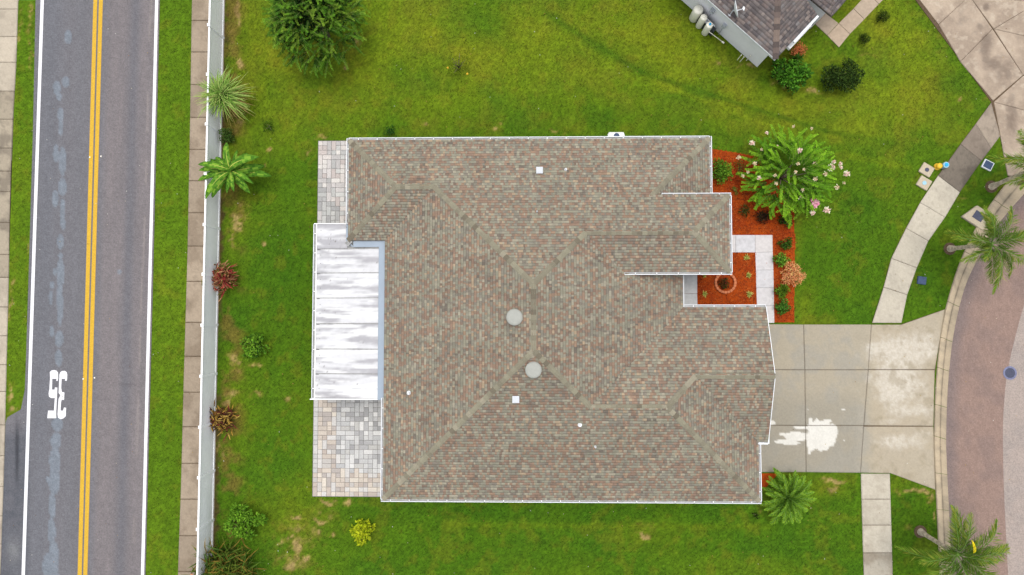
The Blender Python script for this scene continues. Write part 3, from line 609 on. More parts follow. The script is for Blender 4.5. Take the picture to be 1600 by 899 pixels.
FACES = [  # polygon, height function, upslope direction
    ([(xWt, yN), (xWt + w1, yR1), (xW + w1, yR1), (xc, y1), (xR3w, yR3), (xR3e, yR3), (xEe, yNe), (xNEh, yNe), (xEn, yN)], hN, (0, -1)),
    ([(xWt, yN), (xWt + w1, yR1), (xWt, ySt)], hWt, (1, 0)),
    ([(xWt, ySt), (xWt + w1, yR1), (xW + w1, yR1), (xW, ySt)], hSt, (0, 1)),
    ([(xW, yS), (xc, y2), (xc, y1), (xW + w1, yR1), (xW, ySt)], hW, (1, 0)),
    ([(xW, yS), (xc, y2), (xE - w2, yR2), (xE2 - w2, yR2), (xE2, yS)], hS, (0, 1)),
    ([(xc, y1), (xR3w, yR3), (xV, ySe), (xE, ySe), (xE, yNg), (xE - w2, yR2), (xc, y2)], hE, (-1, 0)),
    ([(xEn, yN), (xNEh, yNe), (xEn, yNe)], hEn, (-1, 0)),
    ([(xR3w, yR3), (xR3e, yR3), (xEe, ySe), (xV, ySe)], hSe, (0, 1)),
    ([(xR3e, yR3), (xEe, yNe), (xEe, ySe)], hEe, (-1, 0)),
    ([(xE, yNg), (xG, yNg), (xG, yR4), (xE2 - w4, yR4), (xE2 - w2, yR2), (xE - w2, yR2)], hNg, (0, -1)),
    ([(xE2 - w4, yR4), (xG, yR4), (xG, ySg), (xE2, ySg)], hSg, (0, 1)),
    ([(xE2, ySg), (xE2 - w4, yR4), (xE2 - w2, yR2), (xE2, yS)], hE2, (-1, 0))]
SH_PAL = [lin(146, 144, 126), lin(140, 139, 123), lin(160, 155, 137), lin(132, 130, 118), lin(126, 120, 110), lin(146, 120, 103), lin(140, 115, 100), lin(154, 126, 105), lin(124, 106, 94), lin(172, 152, 126), lin(112, 105, 97)]
SH_W = np.array([.15, .13, .09, .12, .10, .11, .11, .07, .06, .04, .03])
def row_spans(poly, t, axis):
    xs = []; n = len(poly)
    for i in range(n):
        p, q = poly[i], poly[(i + 1) % n]; a, b = p[axis], q[axis]
        if (a > t) != (b > t): xs.append(p[1 - axis] + (t - a) / (b - a) * (q[1 - axis] - p[1 - axis]))
    xs.sort(); return list(zip(xs[::2], xs[1::2]))
def build_shingles(faces, pal, pw, expo=0.137, wmin=0.07, wmax=0.17, bright=1.15, seed=1, flatten=0.22):
    r = np.random.default_rng(seed); V = []; F = []; C = []
    pal = np.array(pal) * K * bright; pal = pal * (1 - flatten) + pal.mean(0) * flatten; pw = np.array(pw) / sum(pw)
    for poly, h, up_ in faces:
        ax = 1 if up_[1] else 0; sg = up_[ax]; lo = min(p[ax] for p in poly); hi = max(p[ax] for p in poly)
        start = lo if sg > 0 else hi; nrow = int((hi - lo) / expo) + 1
        for k in range(nrow):
            a = start + sg * k * expo; b = a + sg * expo * 1.0; mid_ = (a + b) / 2
            if not (lo < mid_ < hi): mid_ = min(max(mid_, lo + 1e-3), hi - 1e-3)
            for s0, s1 in row_spans(poly, mid_, ax):
                x = s0 - 0.02 - r.random() * 0.02; last = None
                while x < s1 + 0.02:
                    wd = r.uniform(wmin, wmax); x2 = min(x + wd, s1 + 0.02)
                    ci = last if (last is not None and r.random() < 0.06) else r.choice(len(pal), p=pw); last = ci
                    th = 0.014 + (0.010 if r.random() < 0.5 else 0.0)
                    c = pal[ci] * r.uniform(0.9, 1.1)
                    def pt(u, v, dz): return (u, v, h(u, v) + dz) if ax == 1 else (v, u, h(v, u) + dz)
                    i = len(V)
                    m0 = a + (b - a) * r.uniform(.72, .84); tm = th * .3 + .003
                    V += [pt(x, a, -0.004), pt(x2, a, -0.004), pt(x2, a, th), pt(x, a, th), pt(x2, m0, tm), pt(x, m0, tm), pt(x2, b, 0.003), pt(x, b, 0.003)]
                    q1 = (i, i + 1, i + 2, i + 3); q2 = (i + 3, i + 2, i + 4, i + 5); q3 = (i + 5, i + 4, i + 6, i + 7)   # q3: granule band coloured darker to paint in the shadow line between courses
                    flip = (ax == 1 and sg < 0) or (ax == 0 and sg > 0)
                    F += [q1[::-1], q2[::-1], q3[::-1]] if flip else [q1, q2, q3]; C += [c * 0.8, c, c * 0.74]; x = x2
    return np.array(V), np.array(F), np.array(C)
house = thing('house', 'large single storey house with brown mottled hip roof in the middle of the lawn', 'house', (0, 0, 0))
def walls(plan, z0, z1, name, parent, m=M_stucco):
    mb = MB(); mb.prism(plan, z0, z1); return put(name, mb.mesh(name, m), parent)
ov = 0.5
plan = [(xWt + ov, yN - ov), (xWt + ov, ySt + ov), (xW + ov, ySt + ov), (xW + ov, yS + ov), (xE2 - ov, yS + ov), (xE2 - ov, ySg + .25), (xG - .35, ySg + .25), (xG - .35, yNg - ov), (xE - ov, yNg - ov), (xE - ov, yNe - .3), (xEn - ov, yNe - .3), (xEn - ov, yN - ov)]
walls(plan, 0.0, 2.78, 'wall', house)
entry_w = walls([(xE - ov + .01, ySe + .35), (xEe - .45, ySe + .35), (xEe - .45, yNe - .35), (xE - ov + .01, yNe - .35)], 0.0, ZEE - .02, 'entry_wall', house)
fd = MB(); fd.box(xEe - .46, xEe - .41, yR3 - .5, yR3 + .5, 0.1, 2.2); put('front_door', fd.mesh('front_door', M_bark), house)
gd = put('garage_door', None, house); gd = gd
gm_ = MB()
for k in range(4): gm_.box(xG - .36, xG - .31, ySg + 1.0, yNg - 1.2, 0.08 + k * .55, 0.60 + k * .55)
me_ = gm_.mesh('garage_door', M_door); bpy.data.objects.remove(gd); put('garage_door', me_, house)
for wx_, wy_, dx, dy in [(xWt + 1.6, yN - ov, 1, 0), (xc - 1, yN - ov, 1, 0), (xc + 4, yN - ov, 1, 0), (xc - 4, yS + ov, 1, 0), (xc + 2, yS + ov, 1, 0), (xW + ov, yS + 3, 0, 1), (xWt + ov, yR1, 0, 1)]:
    f = MB(); sgn = 1 if wy_ > 0 else -1
    if dx: f.box(wx_ - .65, wx_ + .65, wy_ - .03, wy_ + .03, 0.9, 2.1)
    else: f.box(wx_ - .03, wx_ + .03, wy_ - .65, wy_ + .65, 0.9, 2.1)
    wn = put('window', f.mesh('window', M_gut), house); g_ = MB()
    if dx: g_.box(wx_ - .58, wx_ + .58, wy_ - .035, wy_ + .035, 0.97, 2.03)
    else: g_.box(wx_ - .035, wx_ + .035, wy_ - .58, wy_ + .58, 0.97, 2.03)
    put('pane', g_.mesh('pane', M_glass), wn)
# roof deck: each face as a closed slab just under the shingles
mb = MB()
for poly, h, _ in FACES:
    zt = [h(*p) - .008 for p in poly]; mb.prism(poly, [z - .12 for z in zt], zt)
a_ = xV; mb.prism([(xNEh, yNe), (xEe, yNe), (xEe, yNe - .02), (xNEh, yNe - .02)], [ZE + .1] * 4, [ZEE - .02] * 4)
mb.prism([(xV, ySe + .02), (xEe, ySe + .02), (xEe, ySe), (xV, ySe)], [ZEE - .16] * 4, [ZEE - .02] * 4)
roof = put('roof', mb.mesh('roof', M_deck), house)
mb = MB(); mb.prism([(xV + .2, ySe + .45), (xE, ySe + .45), (xE, ySe + .37), (xV + .2, ySe + .37)], ZE, ZEE - .03); put('upper_wall', mb.mesh('upper_wall', M_stucco), house)
mb = MB(); mb.prism([(xNEh, yNe - .45), (xEn, yNe - .45), (xEn, yNe - .37), (xNEh, yNe - .37)], ZE, ZEE - .03); put('upper_wall', mb.mesh('upper_wall', M_stucco), house)
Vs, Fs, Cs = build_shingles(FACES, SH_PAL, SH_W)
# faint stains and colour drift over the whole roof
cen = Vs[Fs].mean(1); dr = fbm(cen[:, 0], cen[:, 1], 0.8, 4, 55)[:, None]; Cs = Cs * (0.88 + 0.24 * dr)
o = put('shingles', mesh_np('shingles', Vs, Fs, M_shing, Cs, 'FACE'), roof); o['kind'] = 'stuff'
# ridge and hip caps, one piece each
hz = lambda p: max([h(*p) for poly, h, _ in FACES if inpoly(np.array([p[0]]), np.array([p[1]]), poly)[0]] or [0])
def H3(p, h): return Vector((p[0], p[1], h(*p)))
RIDGES = [(H3((xWt, yN), hN), H3((xWt + w1, yR1), hN)), (H3((xWt, ySt), hSt), H3((xWt + w1, yR1), hN)), (H3((xWt + w1, yR1), hN), H3((xW + w1, yR1), hN)), (H3((xW + w1, yR1), hN), H3((xc, y1), hN)),
          (H3((xc, y1), hW), H3((xc, y2), hW)), (H3((xW, yS), hS), H3((xc, y2), hS)), (H3((xE - w2, yR2), hS), H3((xc, y2), hS)), (H3((xE - w2, yR2), hS), H3((xE2 - w2, yR2), hS)), (H3((xE2, yS), hS), H3((xE2 - w2, yR2), hS)),
          (H3((xE2 - w2, yR2), hE2), H3((xE2 - w4, yR4), hE2)), (H3((xE2 - w4, yR4), hNg), H3((xG, yR4), hNg)), (H3((xR3w, yR3), hN), H3((xc, y1), hN)), (H3((xR3w, yR3), hN), H3((xR3e, yR3), hN)),
          (H3((xEe, yNe), hEe), H3((xR3e, yR3), hEe)), (H3((xEe, ySe), hEe), H3((xR3e, yR3), hEe)), (H3((xEn, yN), hN), H3((xNEh, yNe), hN))]
def cap_mesh(L, drop, wd=0.135):
    m_ = MB()
    m_.v = [(0, -wd, -drop), (0, 0, .03), (0, wd, -drop), (L, -wd, -drop - .004), (L, 0, .016), (L, wd, -drop - .004), (0, -wd, -drop - .03), (0, 0, -.005), (0, wd, -drop - .03)]
    m_.f = [(0, 3, 4, 1), (1, 4, 5, 2), (6, 0, 1, 7), (7, 1, 2, 8)]
    return m_.mesh('ridge_cap', M_cap)
cap_cache = {}
tot = sum((b - a).length for a, b in RIDGES); cl_ = max(0.25, tot / 285)
for a, b in RIDGES:
    d = b - a; n = max(1, int(round(d.length / cl_))); L_ = d.length / n; hip = abs(d.normalized().z) > 0.02
    key = (hip, round(L_, 2))
    if key not in cap_cache: cap_cache[key] = cap_mesh(L_ + .02, 0.15 * (PT * 0.707 if hip else PT) - .02)
    ang = math.atan2(d.y, d.x); tilt = math.asin(d.normalized().z)
    rot = Matrix.Rotation(ang, 4, 'Z') @ Matrix.Rotation(-tilt, 4, 'Y')
    prev = 0
    for k in range(n):
        p = a + d * (k / n); base = random.choice([(148, 143, 123), (144, 138, 119), (153, 148, 127), (138, 132, 114)] if random.random() < .86 else [(124, 116, 100), (162, 155, 135)])
        o = put('ridge_cap', cap_cache[key], roof, color=A(*base) * random.uniform(.94, 1.04)); o.matrix_world = Matrix.Translation(p + Vector((0, 0, .022 + random.uniform(0, .006)))) @ rot
# gutters
def gutter(name, a, b, side, parent=house, wd=0.125, zz=ZE):
    """a -> b along the eave, side = outward unit normal"""
    a = Vector((*a, zz)); b = Vector((*b, zz)); s_ = Vector((*side, 0)); d = (b - a).normalized(); m_ = MB()
    def bx(o0, o1, z0, z1):
        c = [(a + s_ * o0), (b + s_ * o0), (b + s_ * o1), (a + s_ * o1)]; m_.prism([(q.x, q.y) for q in c], zz + z0, zz + z1)
    bx(-.02, .012, -.14, .0); bx(wd - .03, wd, -.11, -.002); bx(.012, wd - .03, -.12, -.105)
    for e, g in ((a, 1), (b, -1)):
        c = [e, e + d * g * .012, e + d * g * .012 + s_ * wd, e + s_ * wd]; m_.prism([(q.x, q.y) for q in c], zz - .12, zz - .004)
    o = put(name, m_.mesh(name, M_gut), parent)
    t_ = MB(); c = [a + s_ * .013, b + s_ * .013, b + s_ * (wd - .031), a + s_ * (wd - .031)]; t_.prism([(q.x, q.y) for q in c], zz - .104, zz - .088); 
    o2 = put('gutter_trough', t_.mesh('gutter_trough', M_gutin), o)
    h_ = MB(); L_ = (b - a).length; n = max(1, int(L_ / 0.95))
    for k in range(n):
        q = a + d * (L_ * (k + .5) / n) + Vector((0, 0, -.008)); h_.bar(q, q + s_ * (wd + .005), .035, .012)
    put('gutter_bracket', h_.mesh('gutter_bracket', M_vinyltop), o)['kind'] = 'stuff'
    return o
gutter('gutter', (xWt, yN), (xEn, yN), (0, 1)); gutter('gutter', (xWt, yN + .1), (xWt, ey(350, 545)), (-1, 0)); gutter('gutter', (xEn, yN + .1), (xEn, yNe + .12), (1, 0))
gutter('gutter', (ex(1034, 305, ZEE), yNe), (xEe + .1, yNe), (0, 1), zz=ZEE); gutter('gutter', (xEe, yNe), (xEe, ySe), (1, 0), zz=ZEE); gutter('gutter', (xV + .05, ySe), (xEe + .1, ySe), (0, -1), zz=ZEE)
gutter('gutter', (xW, yS), (xW, ey(622, 598)), (-1, 0)); gutter('gutter', (xW - .1, yS), (xE2 + .1, yS), (0, -1)); gutter('gutter', (xE2, yS), (xE2, ySg - .1), (1, 0))
gutter('gutter', (xE, yNg), (xG, yNg), (0, 1)); gutter('gutter', (xE2, ySg), (xG, ySg), (0, -1)); gutter('gutter', (xE, ySe - .1), (xE, yNg), (1, 0), wd=.06)
# rake trim on the garage gable
m_ = MB(); 
for ya, yb in ((yNg, yR4), (ySg, yR4)):
    za = ZE; zb = ZE + PT * w4; m_.bar((xG + .015, ya, za - .06), (xG + .015, yb, zb - .06), .03, .16)
put('rake_board', m_.mesh('rake_board', M_gut), house)
mb = MB(); mb.quad((xG - .3, ySg, ZE - .1), (xG - .3, yNg, ZE - .1), (xG - .3, yR4, ZE + PT * w4 - .12)); put('gable_wall', mb.mesh('gable_wall', M_stucco), house)
# downspouts with elbows at two corners
dsp = MB(); dsp.tube([(xE2 + .06, ySg - .25, ZE - .1), (xE2 - .2, ySg - .25, ZE - .35), (xE2 - .44, ySg - .25, ZE - .6), (xE2 - .44, ySg - .25, .1)], .045, 6); put('downspout', dsp.mesh('downspout', M_gut), house)
dsp = MB(); dsp.tube([(xG - .6, ySg - .06, ZE - .03), (xG + .02, ySg - .06, ZE + .02), (xG + .04, ySg + .9, ZE - .02)], .05, 6); put('downspout', dsp.mesh('downspout', M_gut), house)
# roof vents (built in plan from the places where they stand on the slopes)
def on_roof(px, py):
    z = 4.0
    for _ in range(12):
        q = P(px, py, z); z2 = hz((q.x, q.y))
        if z2 == 0: break
        z = z2
    return Vector((q.x, q.y, z))
for px_, py_ in ((804, 496), (833.5, 578)):
    p = on_roof(px_, py_ ); m_ = MB(); m_.lathe((0, 0, 0), [(.20, -.10), (.20, .14)], 20); 
    v = put('turbine_base', m_.mesh('turbine_base', M_metal), house, tuple(p)); v.name = 'roof_vent'
    m2 = MB(); m2.lathe((0, 0, 0), [(.30, .10), (.40, .11), (.405, .15), (.37, .185), (.27, .21), (.255, .208), (.13, .222), (.02, .227)], 32)
    put('vent_cap', m2.mesh('vent_cap', M_dome, True), v)
    m3 = MB(); m3.prism([(-.36, -.36), (.36, -.36), (.36, .36), (-.36, .36)], [-.36 * PT * 1.0 - .01] * 4, [.02 + .36 * PT * (0)] * 4)
for px_, py_, sz, nm in ((843, 267, .15, 'box_vent'), (884, 265.5, .06, 'pipe_vent'), (806, 624, .15, 'box_vent'), (639, 614, .085, 'pipe_vent'), (906, 664, .085, 'pipe_vent'), (930, 698, .045, 'pipe_vent'), (839, 331, .03, 'pipe_vent')):
    p = on_roof(px_, py_); m_ = MB()
    if nm == 'box_vent': m_.prism([(-sz, -sz), (sz, -sz), (sz, sz), (-sz, sz)], -.1, .12); m_.prism([(-sz - .02, -sz - .02), (sz + .02, -sz - .02), (sz + .02, sz + .02), (-sz - .02, sz + .02)], .12, .15)
    else: m_.lathe((0, 0, 0), [(sz * 1.3, -.05), (sz * 1.25, .03), (sz * .8, .05), (sz * .8, .26), (sz * .55, .26), (sz * .55, .2)], 14)
    put(nm, m_.mesh(nm, M_gut if nm == 'pipe_vent' else M_metal), house, tuple(p))
    if nm == 'box_vent' : house.children[-1].data.materials[0] = M_gut
for px_, py_ in ((757, 222), (913, 779)):
    q = P(px_, py_, ZE - .02); m_ = MB(); m_.box(-.07, .07, -.05, .05, -.02, .0); m_.box(-.10, -.07, -.07, .07, -.03, .02); m_.box(.07, .10, -.07, .07, -.03, .02); put('outlet_box', m_.mesh('outlet_box', M_vinyltop), house, tuple(q))
r_ = np.random.default_rng(9); lv = []
for cx_, cy_, sx_, sy_, zz in ((605, 218.5, .28, .03, ZE), (543.5, 346, .03, .15, ZE), (980, 425, .15, .02, ZEE), (598, 219, .1, .02, ZE), (1169, 480, .05, .02, ZE), (1062, 440, .02, .3, ZE - .3)):
    q = P(cx_, cy_, zz - .03); n = 40; lv.append(np.stack([q.x + r_.normal(size=n) * sx_, q.y + r_.normal(size=n) * sy_, np.full(n, zz + .0) - r_.random(n) * .04], 1))
lv = np.concatenate(lv); n = len(lv); V = np.stack([lv, lv + np.stack([r_.normal(size=n) * .03, r_.normal(size=n) * .03, np.zeros(n) + .005], 1), lv + np.stack([r_.normal(size=n) * .03, r_.normal(size=n) * .03, np.zeros(n) - .003], 1)], 1).reshape(-1, 3)
put('leaf_litter', mesh_np('leaf_litter', V, np.arange(n * 3).reshape(-1, 3), M_soil), house)['kind'] = 'stuff'
# ---- aluminium patio cover and its flashing (fixed to the house)
ZP0, ZP1 = 2.35, 2.62
pcov = put('patio_cover', None, house); bpy.data.objects.remove(pcov)
xo = P(489, 500, ZP0).x; xi = P(594, 500, ZP1).x; ytop = P(510, 350.5, ZP0).y; ybot = P(540, 622.5, ZP0).y
m_ = MB(); m_.prism([(xo + .15, ybot), (xi, ybot), (xi, ytop), (xo + .15, ytop)], [ZP0 - .09, ZP1 - .09, ZP1 - .09, ZP0 - .09], [ZP0 - .03, ZP1 - .03, ZP1 - .03, ZP0 - .03])
cover = put('patio_cover', m_.mesh('patio_cover', M_gutin), house)
yj = [P(510, v, ZP0).y for v in (350.5, 389.5, 427, 466, 506, 545.5, 584, 622.5)]; zc = lambda x: ZP0 + (ZP1 - ZP0) * (x - xo) / (xi - xo)
def pan_col(x, y):
    px, py = img(x, y); n = fbm(x * .35 + y * .1, y * 2.6, 1.6, 5, 111); n2 = fbm(x * .5, y * 5, 1.2, 4, 113); sp = vnoise(x * 14, y * 14, 33)
    c = np.tile(np.array([.50, .50, .51]), (len(x), 1)); c = mixc(c, np.array([.27, .265, .28]), sstep(.38, .66, n) * .85); c = mixc(c, np.array([.68, .68, .67]), sstep(.52, .66, n2) * .6)
    c = mixc(c, np.array([.12, .11, .10]), sstep(.93, .97, sp) * sstep(.52, .62, fbm(x, y, 1.1, 3, 119)) * .8); return c
for k in range(7):
    a, b = yj[k + 1] + .02, yj[k] - .02; x0, x1 = xo + .17, (P(542, 370, 2.6).x if k == 0 else xi - .03)
    nu, nv = 60, 18; u = np.linspace(x0, x1, nu); v = np.linspace(a, b, nv); X, Y = np.meshgrid(u, v); X = X.ravel(); Y = Y.ravel()
    Z = np.array([zc(t) for t in X]) + .008; Z[(Y > b - .03)] += .018; Z[(Y < a + .001)] -= .01
    i = (np.arange(nv - 1)[:, None] * nu + np.arange(nu - 1)[None]).ravel()
    put('roof_panel', mesh_np('roof_panel', np.stack([X, Y, Z], 1), np.stack([i, i + 1, i + 1 + nu, i + nu], 1), M_pan, pan_col(X, Y), 'POINT'), cover)
scr = MB()
for k in range(1, 7):
    scr.box(xo + .2, xo + .38, yj[k] - .05, yj[k] - .025, zc(xo + .2) + .005, zc(xo + .2) + .035)
for k in range(7):
    for t in (.25, .6): yy_ = yj[k] + (yj[k + 1] - yj[k]) * t; scr.lathe((xo + .38, yy_, zc(xo + .38) + .005), [(.02, 0), (.018, .015)], 6)
put('panel_screws', scr.mesh('panel_screws', M_dark), cover)
gutter('cover_gutter', (xo + .13, ytop), (xo + .13, ybot), (-1, 0), cover, wd=.16, zz=ZP0 + .02)
tr = MB(); tr.box(xo - .03, xi + .05, ybot - .05, ybot, ZP0 - .12, ZP1 + .015); tr.box(xo + .13, xo + .17, ybot, ytop, ZP0 - .05, ZP0 + .05); tr.box(xo + .02, ex(541, 350), ytop - .0, ytop + .04, ZP0 - .1, ZP0 + .07)
put('edge_trim', tr.mesh('edge_trim', M_vinyltop), cover)
for yy_ in (ytop - .4, (ytop + ybot) / 2, ybot + .4):
    pm = MB(); pm.box(xo + .18, xo + .28, yy_ - .05, yy_ + .05, 0.05, ZP0 - .09); put('post', pm.mesh('post', M_gut), cover)
fl = MB(); xf0 = xW - .33
fl.box(xf0, xW - .005, ybot - .05, ySt - .33, ZP1 + .02, ZP1 + .05); fl.box(xWt + .25, xW - .005, ySt - .33, ySt - .005, ZP1 + .02, ZP1 + .05); fl.box(xWt - .14, xWt - .01, ySt - .02, ey(350, 545), ZP1 + .02, ZP1 + .05)
fl.box(xf0 - .015, xf0, ybot - .05, ySt - .33, ZP1 - .06, ZP1 + .06); fl.prism([(xWt - .14, ySt - .02), (xWt - .01, ySt - .005), (xWt + .25, ySt - .3), (xWt + .2, ySt - .33)], ZP1 + .021, ZP1 + .049)
put('flashing', fl.mesh('flashing', M_flash), house)
cr_ = MB(); cp = Vector((xWt + .06, ySt - .06, ZE - .05)); dd = Vector((.7, .7, 0)); ss = Vector((.7, -.7, 0))
for k in range(3): q = cp + ss * (k - 1) * .09; cr_.bar(q - dd * .22, q + dd * .12, .075, .05)
put('corner_shingle', cr_.mesh('corner_shingle', M_gutin), house)

# ------------------------------------------------------------------ WHITE VINYL FENCE
fence = thing('vinyl_fence', 'long white vinyl privacy fence between the sidewalk and the back lawn', 'fence', tuple(P(341, 450)))
FH = 1.83
fpy = [-20, 60, 134, 208, 282, 358, 432, 508, 584, 660, 735, 812, 890, 960]
def floc(py): return P(fence_x(py) - 1.0, py, 0)
fo = fence.location.copy()
pm = MB(); pm.box(-.064, .064, -.064, .064, 0, FH + .05); pmesh = pm.mesh('post', M_vinyl)
cm = MB(); cm.prism([(-.082, -.082), (.082, -.082), (.082, .082), (-.082, .082)], FH + .05, FH + .075)
cm.v += [(-.075, -.075, FH + .075), (.075, -.075, FH + .075), (.075, .075, FH + .075), (-.075, .075, FH + .075), (0, 0, FH + .13)]; cm.f += [(8, 9, 12), (9, 10, 12), (10, 11, 12), (11, 8, 12)]
cmesh = cm.mesh('post_cap', M_vinyltop)
pts = [floc(y) for y in fpy]
for k, p in enumerate(pts):
    d = (pts[min(k + 1, len(pts) - 1)] - pts[max(k - 1, 0)]); a = math.atan2(d.y, d.x)
    o = put('post', pmesh, fence, tuple(p - fo), a); put('post_cap', cmesh, o)
for k in range(len(pts) - 1):
    a, b = pts[k] - fo, pts[k + 1] - fo; L_ = (b - a).length; an = math.atan2((b - a).y, (b - a).x); m_ = MB()
    n = 16; bw = (L_ - .12) / n
    for j in range(n):      # tongue and groove boards, each its own width with a shallow joint
        m_.box(.06 + j * bw + .003, .06 + (j + 1) * bw - .003, -.011, .011, .12, FH - .1)
    m_.box(.06, L_ - .06, -.006, .006, .12, FH - .1)
    pn = put('fence_panel', m_.mesh('fence_panel', M_vinyl), fence, tuple(a), an); pn['kind'] = 'stuff'
    r1 = MB(); r1.box(.06, L_ - .06, -.045, .045, FH - .11, FH - .01); put('top_rail', r1.mesh('top_rail', M_vinyltop), fence, tuple(a), an)
    r1 = MB(); r1.box(.06, L_ - .06, -.04, .04, .04, .16); put('bottom_rail', r1.mesh('bottom_rail', M_vinyl), fence, tuple(a), an)

# ------------------------------------------------------------------ NEIGHBOUR'S HOUSE, top right
nh = thing('neighbor_house', 'neighboring house with dark brown shingle roof and pale wall cut off by the top edge', 'house', (0, 0, 0))
NZ = 2.8; r1 = P(1212, 93, NZ); ea = (P(1107, 0, NZ) - r1).normalized(); eb = Vector((-ea.y, ea.x, 0))
if eb.dot(P(1277, 24, NZ) - r1) < 0: eb = -eb
hb = (P(1277, 24, NZ) - r1).dot(eb)
def Nn(u, v, z=0): q = r1 + ea * u + eb * v; return (q.x, q.y)
def Nh(u, v): return NZ + 0.40 * min(u + 0, v, )
LNa, LNb = 13.0, 9.5
# build the neighbour's shingles in its own axes (u along the west eave, v along the east eave), then rotate
mbR = []
cap_n = []
def face_local(poly, h, up_): return (poly, h, up_)
hu = lambda u, v: NZ + 0.40 * v; hv = lambda u, v: NZ + 0.40 * u
nf = [([(0, 0), (LNa, 0), (LNa, LNb / 2), (LNb / 2, LNb / 2)], hu, (0, 1)), ([(0, 0), (LNb / 2, LNb / 2), (hb, hb), (0, hb)], hv, (1, 0))]
nf[1] = ([(0, 0), (hb, hb), (0, hb)], hv, (1, 0))
nf.append(([(hb, hb), (LNb / 2, LNb / 2), (LNa, LNb / 2), (LNa, hb)], hu, (0, 1))); nf = [nf[1], ([(0, 0), (LNa, 0), (LNa, hb), (hb, hb)], hu, (0, 1)), ([(hb, hb), (LNa, hb), (LNa, LNb / 2 + .6), (LNb / 2 + .6, LNb / 2 + .6)], hu, (0, 1)), ([(0, hb), (hb, hb), (LNb / 2 + .6, LNb / 2 + .6), (0.9, LNb / 2 + .6), (.9, hb + .02)], hv, (1, 0))]
nf = nf[:3] + [([(2.6, hb + .02), (hb + .02, hb + .02), (LNb / 2 + .6, LNb / 2 + .6), (2.6, LNb / 2 + .6)], hv, (1, 0))]
NPAL = [lin(128, 119, 116), lin(112, 105, 104), lin(142, 129, 122), lin(98, 92, 93), lin(158, 146, 138), lin(122, 108, 104), lin(86, 82, 85), lin(138, 134, 133)]
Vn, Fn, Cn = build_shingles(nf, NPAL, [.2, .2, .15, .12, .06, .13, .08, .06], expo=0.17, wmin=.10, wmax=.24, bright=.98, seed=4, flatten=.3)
A3 = np.array([[ea.x, ea.y, 0], [eb.x, eb.y, 0], [0, 0, 1]])
Vn = Vn @ A3 + np.array([r1.x, r1.y, 0])
cross_ = ea.x * eb.y - ea.y * eb.x
if cross_ < 0: Fn = Fn[:, ::-1]
dk = MB()
for poly, h, _ in nf: zt = [h(*p) - .01 for p in poly]; dk.prism([Nn(*p) for p in poly], [z - .12 for z in zt], zt)
nroof = put('roof', dk.mesh('roof', M_deck), nh)
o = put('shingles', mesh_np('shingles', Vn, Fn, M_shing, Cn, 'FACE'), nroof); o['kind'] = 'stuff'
ncap = cap_mesh(.32, 0.15 * .28, .16)
n_ = 24
for k in range(n_):
    t = (k) * .28; q = Nn(t * .707, t * .707); o = put('ridge_cap', ncap, nroof, color=A(*random.choice([(118, 104, 98), (98, 88, 84), (136, 120, 110)])))
    d = (ea + eb).normalized(); ang = math.atan2(d.y, d.x); o.matrix_world = Matrix.Translation((q[0], q[1], NZ + .4 * t * .707 + .03)) @ Matrix.Rotation(ang, 4, 'Z') @ Matrix.Rotation(-math.atan(.4 * .707), 4, 'Y')
# walls: the one facing the lawn is seen below the eave
M_nwall = mat('neighbor_stucco', (0.84, 0.83, 0.85), 0.9, noise=(1.5, 0.06), bump=(40, 0.2))
wl = MB(); wl.prism([Nn(.45, .38), Nn(LNa, .38), Nn(LNa, LNb), Nn(.45 + 2.6, LNb), Nn(.45 + 2.6, hb - .3), Nn(.45, hb - .3)], 0, NZ - .05); put('wall', wl.mesh('wall', M_nwall), nh)
ff = MB(); ff.prism([Nn(-.01, -.02), Nn(LNa, -.02), Nn(LNa, 0.0), Nn(-.01, 0.0)], NZ - .17, NZ + .0); put('fascia', ff.mesh('fascia', M_gut), nh)
# porch trim and gutter on the right-hand eave
ff = MB(); ff.prism([Nn(-.03, hb * .42), Nn(-.03, hb + .02), Nn(-.14, hb + .02), Nn(-.14, hb * .42)], NZ - .14, NZ - .02); put('gutter', ff.mesh('gutter', M_gut), nh)
ff = MB(); ff.prism([Nn(.0, hb * .40), Nn(.0, hb - .2), Nn(-.2, hb - .2), Nn(-.2, hb * .40)], NZ - .9, NZ - .7); put('porch_beam', ff.mesh('porch_beam', M_vinyltop), nh)
ds = MB(); q0 = Nn(-.1, hb - .05); q1 = Nn(.25, hb - .05); ds.tube([(q0[0], q0[1], NZ - .1), (q0[0], q0[1], NZ - .25), (q1[0], q1[1], NZ - .5), (q1[0], q1[1], .1)], .05, 6); put('downspout', ds.mesh('downspout', M_vinyltop), nh)
# second, lower wing to the right
c2 = P(1300, 26, NZ); e1 = (P(1265, -3, NZ) - c2).normalized(); e2 = (P(1325, 0, NZ) - c2).normalized(); e2 = (e2 - e1 * e2.dot(e1)).normalized()
L1_, L2_ = 4.2, 4.0
wf = [([(0, 0), (L1_, 0), (L1_, 1.6), (1.6, 1.6)], lambda u, v: NZ + .4 * v, (0, 1)), ([(0, 0), (1.6, 1.6), (1.6, L2_), (0, L2_)], lambda u, v: NZ + .4 * u, (1, 0)), ([(1.6, 1.6), (L1_, 1.6), (L1_, L1_)], lambda u, v: NZ + .4 * v, (0, 1)), ([(1.6, 1.6), (L1_, L1_), (1.6, L1_)], lambda u, v: NZ + .4 * u, (1, 0))]
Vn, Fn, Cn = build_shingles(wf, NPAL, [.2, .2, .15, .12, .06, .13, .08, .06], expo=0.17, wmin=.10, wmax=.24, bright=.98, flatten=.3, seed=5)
Vn = Vn @ np.array([[e1.x, e1.y, 0], [e2.x, e2.y, 0], [0, 0, 1]]) + np.array([c2.x, c2.y, 0])
if e1.x * e2.y - e1.y * e2.x < 0: Fn = Fn[:, ::-1]
